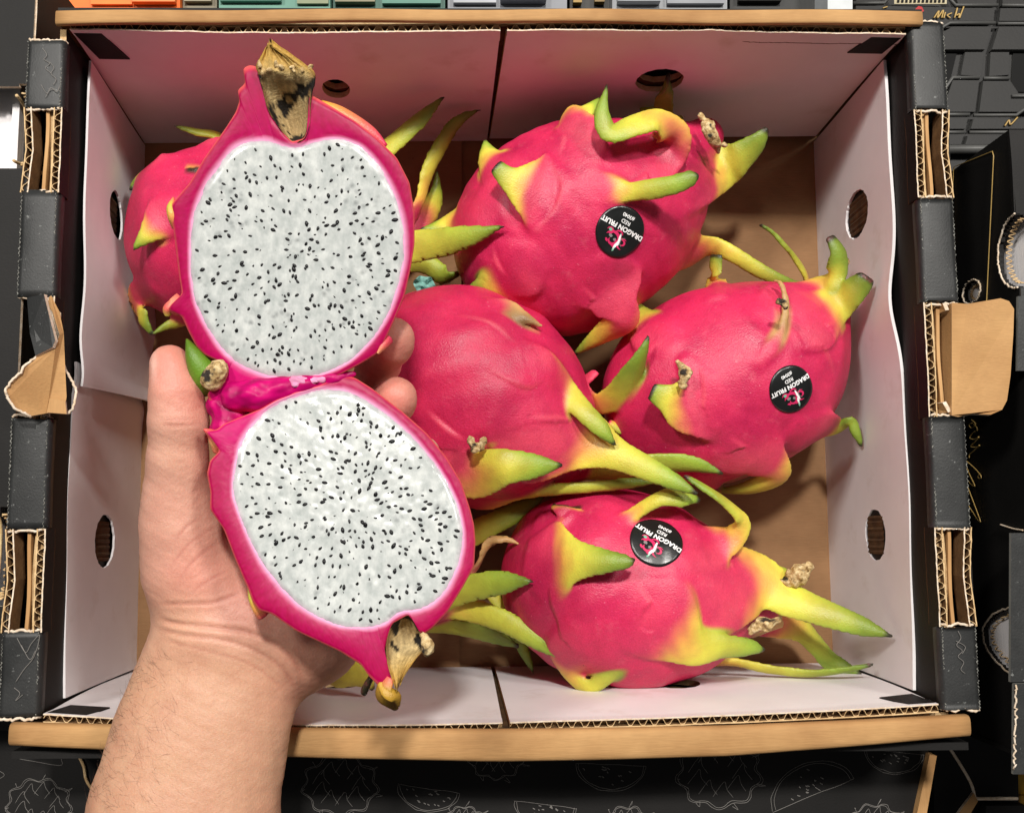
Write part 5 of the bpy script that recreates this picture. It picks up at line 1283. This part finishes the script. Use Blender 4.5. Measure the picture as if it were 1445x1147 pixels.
lump('torn_pulp', [P(385, 541, hz+.0015), P(420, 541, hz+.002), P(455, 536, hz+.002)], [.0014, .0018, .0012], RIND, halfT[0],
     lambda V: (PALE*.9+MAG*.1)*(.95+.2*vnoise(V, 500, 4)[:, None]), 6, .0008, 900)
lump('torn_pulp', [P(312, 572, hz-.006), P(330, 588, hz-.006), P(318, 606, hz-.004), P(330, 630, hz-.002)], [.0052, .0056, .0045, .0022], RIND, halfB[0],
     lambda V: MAG*(.8+.35*vnoise(V, 420, 8)[:, None])*np.ones((len(V), 3)), 7, .0005, 400)
# green cut bract at the hinge and small nubs on the rim
def solo_bract(pts, widths, label, cols, th=.0016, parent=cut, name='bract', roll=0, k=.001):
    c4_ = catmull(np.hstack([np.array([P(x, y, z) for x, y, z in pts]), np.array(widths)[:, None]/3900]), 26)
    c_, w_ = c4_[:, :3], np.maximum(c4_[:, 3], .0005); T_ = nz(np.gradient(c_, axis=0)); Nn = np.tile([0, 0, 1.], (26, 1)); Nn = nz(Nn-(Nn*T_).sum(1, keepdims=True)*T_)
    r_ = math.radians(roll); Nn = Nn*math.cos(r_)+np.cross(T_, Nn)*math.sin(r_); S_ = np.cross(T_, Nn)
    V, C_ = [], []; m = 16
    tt = np.linspace(0, 1, 26)
    for i in range(26):
        for j in range(m):
            a_ = 2*math.pi*j/m; u, v = math.cos(a_), math.sin(a_)
            V.append(c_[i]+S_[i]*u*w_[i]+Nn[i]*(v*th*(1.1-.6*tt[i])-.25*u*u*w_[i])); C_.append([np.interp(tt[i]+.06*u*u, np.linspace(0, 1, len(cols)), [q[z_] for q in cols]) for z_ in range(3)])
    F = [(i*m+j, i*m+(j+1) % m, (i+1)*m+(j+1) % m, (i+1)*m+j) for i in range(25) for j in range(m)]+[tuple(range(m))[::-1], tuple(25*m+j for j in range(m))]
    o = mesh_from(name, V, F, FRUIT, parent, True, np.array(C_))
    if label: o['label'] = label
    return o
GR, YG, TAN = srgb(96, 136, 34), srgb(190, 190, 70), srgb(176, 146, 92)
solo_bract([(300, 540, .168), (290, 532, .172), (280, 515, .174), (272, 498, .174), (266, 482, .172)], [30, 22, 17, 12, 3], 'glossy green bract stub at the hinge', [GR, GR, GR*.9, GR*.7], th=.004)
lump('cut_bract_face', [P(300, 535, .1765), P(308, 522, .1775)], [.0042, .0036], DRY, cut, lambda V: np.tile(TAN, (len(V), 1)), 9, .0006, 900)
solo_bract([(312, 636, .173), (306, 622, .176), (298, 612, .177), (288, 606, .177)], [12, 11, 7, 2], None, [SALM, srgb(240, 190, 120), SALM, SALM*.9])
solo_bract([(372, 868, .178), (362, 856, .180), (356, 842, .180), (351, 829, .179)], [10, 7, 6, 2], None, [PINK, srgb(240, 170, 90), YG, TAN])
solo_bract([(250, 320, .178), (243, 305, .181), (241, 292, .181), (245, 280, .179)], [8, 7, 6, 2], None, [SALM, srgb(240, 170, 90), YG, SALM])
solo_bract([(258, 425, .172), (246, 432, .173), (237, 437, .173), (236, 446, .172)], [16, 13, 9, 4], None, [SALM, srgb(236, 150, 120), SALM, YG])
solo_bract([(548, 478, .176), (540, 488, .178), (533, 499, .178)], [8, 6, 2], None, [PINK, SALM, srgb(240, 170, 120)])
solo_bract([(452, 148, .186), (480, 160, .187), (520, 184, .186), (545, 206, .185)], [8, 11, 9, 3], None, [srgb(230, 170, 60), srgb(232, 150, 80), SALM, PINK], th=.0012)
# dried flower stubs at the two crown ends
def channel(name, rows, zf, parent, seed, label):
    """hollow dried flower: rows of (left px, right px, depth mm, rim lift mm) from the outer end inwards"""
    rows = np.array(rows, float); nr = 40; nc = 26
    R_ = catmull(rows, nr); V, C_ = [], []
    rg = np.random.default_rng(seed); rag = rg.normal(size=nc)*1.0
    for i in range(nr):
        lx, ly, rx_, ry_, dp, lf = R_[i]
        for j in range(nc):
            q = j/(nc-1); x, y = lx+(rx_-lx)*q, ly+(ry_-ly)*q
            prof = math.sin(math.pi*q)**.6
            z = zf(x, y)+.001*(lf*(1-prof)-dp*prof)
            kx = (rx_-lx, ry_-ly); sgy = -1 if rows[-1][1] > rows[0][1] else 1
            V.append(P(x, y+sgy*abs(rag[j])*7*max(0, 1-i/5), z+.0016*math.sin(j*2.1+rag[j])*max(0, 1-i/9)))
    V = np.array(V); nv = vnoise(V, 380, seed)*.0008+vnoise(V, 1100, seed+1)*.0004; V[:, 2] += nv
    fx = np.tile(np.linspace(0, 1, nc), nr); fy = np.repeat(np.linspace(0, 1, nr), nc)
    n_ = len(V); V2 = V-np.array([0, 0, .0016])
    F = [(i*nc+j, (i+1)*nc+j, (i+1)*nc+j+1, i*nc+j+1) for i in range(nr-1) for j in range(nc-1)]
    bd = [j for j in range(nc)]+[i*nc+nc-1 for i in range(1, nr)]+[(nr-1)*nc+j for j in range(nc-2, -1, -1)]+[i*nc for i in range(nr-2, 0, -1)]
    FF = F+[tuple(v+n_ for v in f[::-1]) for f in F]+[(bd[k], bd[(k+1) % len(bd)], bd[(k+1) % len(bd)]+n_, bd[k]+n_) for k in range(len(bd))]
    # tissue colour: cream fibres, brown rim, black mould patches with shapes of their own
    cr, br, bk, ye = srgb(186, 164, 118), srgb(128, 90, 46), srgb(26, 22, 18), srgb(178, 138, 52)
    n1 = vnoise(V, 300, seed+4); n2 = vnoise(V, 560, seed+6)
    fib = np.sin(fx*46+3*n1+2*np.sin(fy*9)); col = cr*(1+.20*n2[:, None]+.16*fib[:, None]); pit = (np.sin(np.pi*fx)*sstep(fy, .35, .75))[:, None]; col = col*(1-.45*pit)+br*.8*.45*pit
    ed = np.clip(np.minimum(fx, 1-fx)*7, 0, 1)[:, None]; col = col*ed+(br*(1+.3*n1[:, None]))*(1-ed)
    top = 1-sstep(fy, .02, .38)[:, None]; mixy = ye*(1+.25*n2[:, None]); col = col*(1-.8*top)+mixy*.8*top
    m = sstep(n1+.55*sstep(fy, .45, .95)-.7*top[:, 0]+.35*n2, .28, .40)[:, None]; col = col*(1-m)+bk*m
    o = mesh_from(name, np.vstack([V, V2]), FF, DRYA, parent, True, np.vstack([col, col*.7]))
    bm = bmesh.new(); bm.from_mesh(o.data); bmesh.ops.recalc_face_normals(bm, faces=bm.faces); bm.to_mesh(o.data); bm.free()
    o['label'] = label; return o
DRYA = mat_attr('dry_tissue', .75, .0, (.001, .001, .001), 900, .6, .001, .22, .3)
channel('dried_flower', [(377,67,384,67,-2,2), (362,92,438,96,-3,3), (364,104,444,112,-1.5,2.5), (370,126,440,130,4.5,1.8), (378,155,438,152,10,1.0), (392,178,437,176,11,.6), (403,192,431,195,7,.3), (410,201,420,202,1,.2)], zt_, cut, 31, 'dried brown flower end of the upper half')
channel('dried_flower', [(558,966,566,958,-.5,1), (549,946,588,928,1,1), (545,925,606,908,6,1.2), (545,908,603,896,9,1), (550,888,592,888,9,.6), (558,876,586,878,6,.4), (568,868,578,868,1,.2)], zb_, cut, 32, 'dried brown flower end of the lower half')
solo_bract([(548, 955, .186), (540, 972, .187), (543, 988, .185), (558, 1001, .180)], [9, 13, 15, 5], 'curled olive bract at the lower crown', [SALM, srgb(176, 140, 46), srgb(150, 118, 36), srgb(120, 92, 34)], th=.0007, roll=35)
solo_bract([(538, 962, .186), (548, 976, .188), (560, 984, .187), (563, 996, .184)], [6, 9, 8, 2], None, [srgb(200, 160, 60), srgb(176, 140, 46), srgb(120, 92, 34)], th=.0006, roll=-30)
solo_bract([(524, 955, .180), (518, 966, .179), (514, 976, .178), (517, 980, .178)], [4, 5, 5, 2], None, [srgb(50, 42, 24), srgb(40, 36, 20), srgb(30, 28, 20)])
lump('dried_flake', [P(598, 896, .190), P(604, 912, .190), P(602, 926, .189)], [.0012, .0016, .0008], DRY, cut, lambda V: np.tile(TAN, (len(V), 1)), 12, .0005, 1200)
for k_ in range(9):
    x, y = 366+k_*8.6+random.uniform(-3, 3), 96+3*math.sin(k_)+random.uniform(-4, 4)
    lump('dried_flake', [P(x, y, .1935), P(x+random.uniform(-6, 6), y+random.uniform(-9, 9), .1945)], [.0010, .0007], DRY, cut, lambda V: np.tile(TAN, (len(V), 1)), 40+k_, .0005, 1200)
# dried ends on the whole fruits
def dried(info, path, rad, lab=None, seed=0):
    o = lump('dried_flower', [P(x, y, z) for x, y, z in path], rad, DRY, info['root'], lambda V: np.tile(TAN, (len(V), 1)), seed, .0012, 520)
    if lab: o['label'] = lab
dried(FR['A'], [(988, 163, .085), (1000, 176, .088), (1006, 196, .086), (1014, 214, .080)], [.0014, .0022, .0020, .0012], 'ragged dry rim of the crown', 1)
dried(FR['A'], [(1014, 206, .080), (1026, 204, .078)], [.0012, .0008], None, 2)
dried(FR['B'], [(1180, 345, .070), (1190, 372, .070), (1186, 400, .072)], [.0012, .0018, .0014], None, 3)
dried(FR['B'], [(1103, 425, .108), (1108, 432, .108)], [.0016, .0010], None, 4)
dried(FR['B'], [(958, 512, .100), (966, 528, .100), (962, 545, .099)], [.0012, .0022, .0014], None, 5)
dried(FR['C'], [(664, 622, .108), (672, 634, .108), (684, 620, .109)], [.0012, .0016, .0010], None, 6)
dried(FR['C'], [(800, 650, .078), (820, 656, .080), (835, 655, .079)], [.0016, .0022, .0012], None, 7)
dried(FR['D'], [(1112, 820, .066), (1126, 812, .068), (1140, 800, .066)], [.0030, .0042, .0024], 'withered flower end', 8)
dried(FR['D'], [(1060, 888, .070), (1078, 880, .072), (1098, 874, .070)], [.0018, .0026, .0014], None, 9)
print('cut fruit %.1fs' % (time.time()-T0))

# ------------------------------------------------------------------ hand and forearm
def hand():
    def J(x, y, z): return P(x, y, z)
    vox = .00085
    # flattened limb group (wider than thick)
    limb = [((246, 1260, .150), .0345), ((259, 1150, .150), .0330), ((281, 1050, .147), .0308), ((303, 975, .144), .0290), ((328, 915, .142), .0285)]
    palm = [((306, 872, .142), .0215), ((272, 800, .148), .0165), ((256, 735, .154), .0128), ((251, 690, .158), .0112)]
    palm2 = [((365, 880, .138), .024), ((432, 880, .136), .0210), ((500, 800, .126), .020)]
    palm3 = [((345, 858, .134), .023), ((400, 780, .118), .022), ((450, 690, .110), .018)]
    thumb = [((251, 700, .158), .0116), ((251, 650, .163), .0103), ((252, 596, .167), .0100), ((248, 556, .169), .0090), ((242, 520, .169), .0068), ((239, 509, .169), .0058)]
    f1 = [((440, 690, .110), .0105), ((490, 610, .106), .0098), ((515, 560, .118), .0088), ((534, 515, .140), .0080), ((553, 484, .156), .0074), ((558, 476, .159), .0068)]
    f2 = [((470, 720, .110), .0105), ((520, 650, .106), .0098), ((530, 610, .118), .0086), ((545, 582, .140), .0078), ((557, 565, .155), .0074), ((561, 560, .158), .0068)]
    f3 = [((490, 760, .112), .010), ((550, 690, .104), .009), ((590, 650, .112), .0078), ((598, 640, .128), .007)]
    f4 = [((500, 800, .116), .009), ((560, 750, .108), .008), ((600, 720, .114), .007), ((610, 715, .126), .006)]
    allp = [J(*p) for grp in (limb, palm, palm2, palm3, thumb, f1, f2, f3, f4) for p, r in grp]
    lo = np.min(allp, 0)-.045; hi = np.max(allp, 0)+.03; lo[2] = .075; hi[2] = .195; lo[1] = J(260, 1235, .15)[1]
    dm = np.ceil((hi-lo)/vox).astype(int)+1
    ax = [lo[q]+vox*np.arange(dm[q]) for q in range(3)]
    D = np.full(dm, 1.0)
    def add(grp, zs, k):
        zr = np.mean([p[2] for p, r in grp]) if zs != 1 else 0
        for (pa_, ra), (pb_, rb) in zip(grp[:-1], grp[1:]):
            A_, B_ = J(*pa_), J(*pb_); m = max(ra, rb)+.016
            l = np.maximum(((np.minimum(A_, B_)-m-lo)/vox).astype(int), 0); h_ = np.minimum(((np.maximum(A_, B_)+m-lo)/vox).astype(int)+2, dm)
            if (h_ <= l).any(): continue
            sl = tuple(slice(l[q], h_[q]) for q in range(3))
            G = np.stack(np.meshgrid(*[ax[q][sl[q]] for q in range(3)], indexing='ij'), -1)
            if zs != 1:
                def sq(v): v = np.array(v, float).copy(); v[..., 2] = (v[..., 2]-zr)*zs+zr; return v
                d = sdf_cone(sq(G), sq(A_), sq(B_), ra, rb)/(.5+.5*zs)
            else: d = sdf_cone(G, A_, B_, ra, rb)
            D[sl] = smin(D[sl], d, k)
    add(limb, 1.45, .006); add(palm3, 1.25, .012); add(palm2, 1.15, .012); add(palm, 1.0, .010); add(thumb, 1.0, .004)
    for f_ in (f1, f2, f3, f4): add(f_, 1.0, .005)
    D[:, 0, :] = 1; D[:, :, 0] = 1; D[0] = 1; D[-1] = 1; D[:, -1] = 1; D[:, :, -1] = 1
    V, F = surface_nets(D, vox, lo); V = relax(V, F, 3, .5)
    nrm = vnormals(V, F); px = project(V); up = np.clip(nrm[:, 2]*1.5, 0, 1)
    def groove(poly, sig, dep, ridge=.35):
        p = catmull(np.array(poly, float), 26); dmin = np.full(len(V), 1e9)
        for a_, b_ in zip(p[:-1], p[1:]):
            ab = b_-a_; t = np.clip(((px-a_)@ab)/max(ab@ab, 1e-9), 0, 1); dmin = np.minimum(dmin, np.linalg.norm(px-(a_+t[:, None]*ab), axis=1))
        tb = sstep(np.minimum(np.linalg.norm(px-p[0], axis=1), np.linalg.norm(px-p[-1], axis=1)), 0, 34); dep = dep*tb*.6
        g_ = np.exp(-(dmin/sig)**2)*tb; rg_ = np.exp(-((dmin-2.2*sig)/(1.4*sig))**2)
        return -dep*g_+dep*ridge*rg_, g_
    disp = np.zeros(len(V)); red = np.zeros(len(V))
    for poly, sig, dep in (([(214,868),(240,878),(290,884),(340,890),(385,905),(415,932),(432,968)], 3.0, .0011), ([(216,884),(250,894),(310,902),(355,915),(398,942),(424,984)], 2.6, .0008),
                           ([(215,852),(250,852),(300,850),(335,838),(352,828)], 2.6, .0006), ([(222,900),(280,915),(350,935),(405,975)], 2.2, .0003),
                           ([(214,597),(235,600),(262,600),(292,596)], 2.2, .0006), ([(216,590),(250,592),(290,589)], 2.0, .0003), ([(292,684),(275,692),(262,706)], 2.4, .0006), ([(297,700),(280,706),(264,722)], 2.0, .0004),
                           ([(298,720),(262,745),(240,775)], 2.2, .0003), ([(320,760),(280,785),(250,820)], 2.2, .0003), ([(335,800),(300,815),(260,842)], 2.2, .0003), ([(318,735),(270,765),(232,810)], 1.8, .0002),
                           ([(216,505),(219,520),(223,536)], 2.0, .0004), ([(330,860),(345,850),(368,865)], 2.2, .0005), ([(500,520),(520,525),(540,540)], 2, .0003)):
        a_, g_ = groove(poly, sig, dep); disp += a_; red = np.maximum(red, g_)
    # tendons under the wrist skin
    for poly, sig, dep in (([(276,925),(270,960),(262,1000)], 9, -.0007), ([(300,930),(298,975),(290,1020)], 8, -.0005)):
        a_, g_ = groove(poly, sig, -dep, 0); disp += -a_*.8
    V = V+nrm*(disp*up)[:, None]+nrm*(.00012*vnoise(V, 700, 5)+.00035*vnoise(V, 130, 6))[:, None]
    x, y = px[:, 0], px[:, 1]
    ARM, PALM_, RED = srgb(196, 150, 122), srgb(205, 154, 134), srgb(208, 128, 114)
    wp = (1-sstep(y, 860, 960))[:, None]; col = ARM*(1-wp)+PALM_*wp
    def spot(cx, cy, r, amt, cc): 
        nonlocal col
        w_ = (amt*np.exp(-((x-cx)**2+(y-cy)**2)/r**2))[:, None]; col = col*(1-w_)+cc*w_
    spot(240, 520, 45, .75, RED); spot(265, 560, 35, .5, RED); spot(272, 810, 50, .45, RED); spot(555, 490, 45, .7, RED); spot(560, 560, 40, .7, RED); spot(430, 960, 50, .35, RED); spot(350, 850, 40, .3, RED)
    spot(250, 640, 30, .3, srgb(214, 166, 140)); spot(245, 880, 50, .35, srgb(208, 164, 128))
    nl = (np.exp(-((x-217)/5)**2-((y-516)/20)**2)*.7)[:, None]; col = col*(1-nl)+srgb(240, 196, 180)*nl
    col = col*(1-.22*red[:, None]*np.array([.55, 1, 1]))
    col = col*(1+.05*vnoise(V, 260, 9)[:, None]*np.array([.4, 1, 1]))
    o = mesh_from('person', V, F, SKIN, None, True, np.clip(col, 0, 1))
    tag(o, 'bare hand and forearm reaching in from the bottom left, thumb up, holding the cut fruit', 'person')
    bv = BVHTree.FromPolygons(V.tolist(), F.tolist())
    # arm hair: fine tapering strands rooted in the skin
    rg = np.random.default_rng(3); HV, HF = [], []; cnt = 0
    while cnt < 280:
        yy = rg.uniform(925, 1146); edge = np.interp(yy, [925, 1000, 1070, 1147], [200, 170, 140, 114])
        xx = edge+abs(rg.normal())*55*(.5+(yy-900)/300); 
        if xx > 400 or (rg.uniform() < .75 and xx > edge+110): continue
        h_ = bv.ray_cast(Vector(CAM), Vector(nz(ray(xx, yy))))
        if h_[0] is None: continue
        p, nn = np.array(h_[0]), np.array(h_[1])
        out = np.array([-.75+rg.normal()*.35, .35+rg.normal()*.45, .0]); out = nz(out-(out@nn)*nn)+nn*(.30 if xx > edge+14 else .55); out = nz(out)
        Ln = rg.uniform(.003, .0075); bend = rg.normal()*.6; st = len(HV); side_ = nz(np.cross(out, nn)); pr = .000032 if xx > edge+14 else .000045
        pt = p-nn*.0003; dcur = out
        for i in range(6):
            r_ = pr*(1-i/6.5)
            u_ = nz(np.cross(dcur, side_)); 
            for j in range(3): HV.append(pt+r_*(side_*math.cos(j*2.094)+u_*math.sin(j*2.094)))
            pt = pt+dcur*Ln/5; dcur = nz(dcur+side_*bend*.18-nn*.10)
        for i in range(5):
            for j in range(3): HF.append((st+i*3+j, st+i*3+(j+1) % 3, st+(i+1)*3+(j+1) % 3, st+(i+1)*3+j))
        cnt += 1
    ho = mesh_from('arm_hair', HV, HF, HAIR, o, True); tag(ho, kind='stuff')
    return o
hand()
print('done %.1fs' % (time.time()-T0))
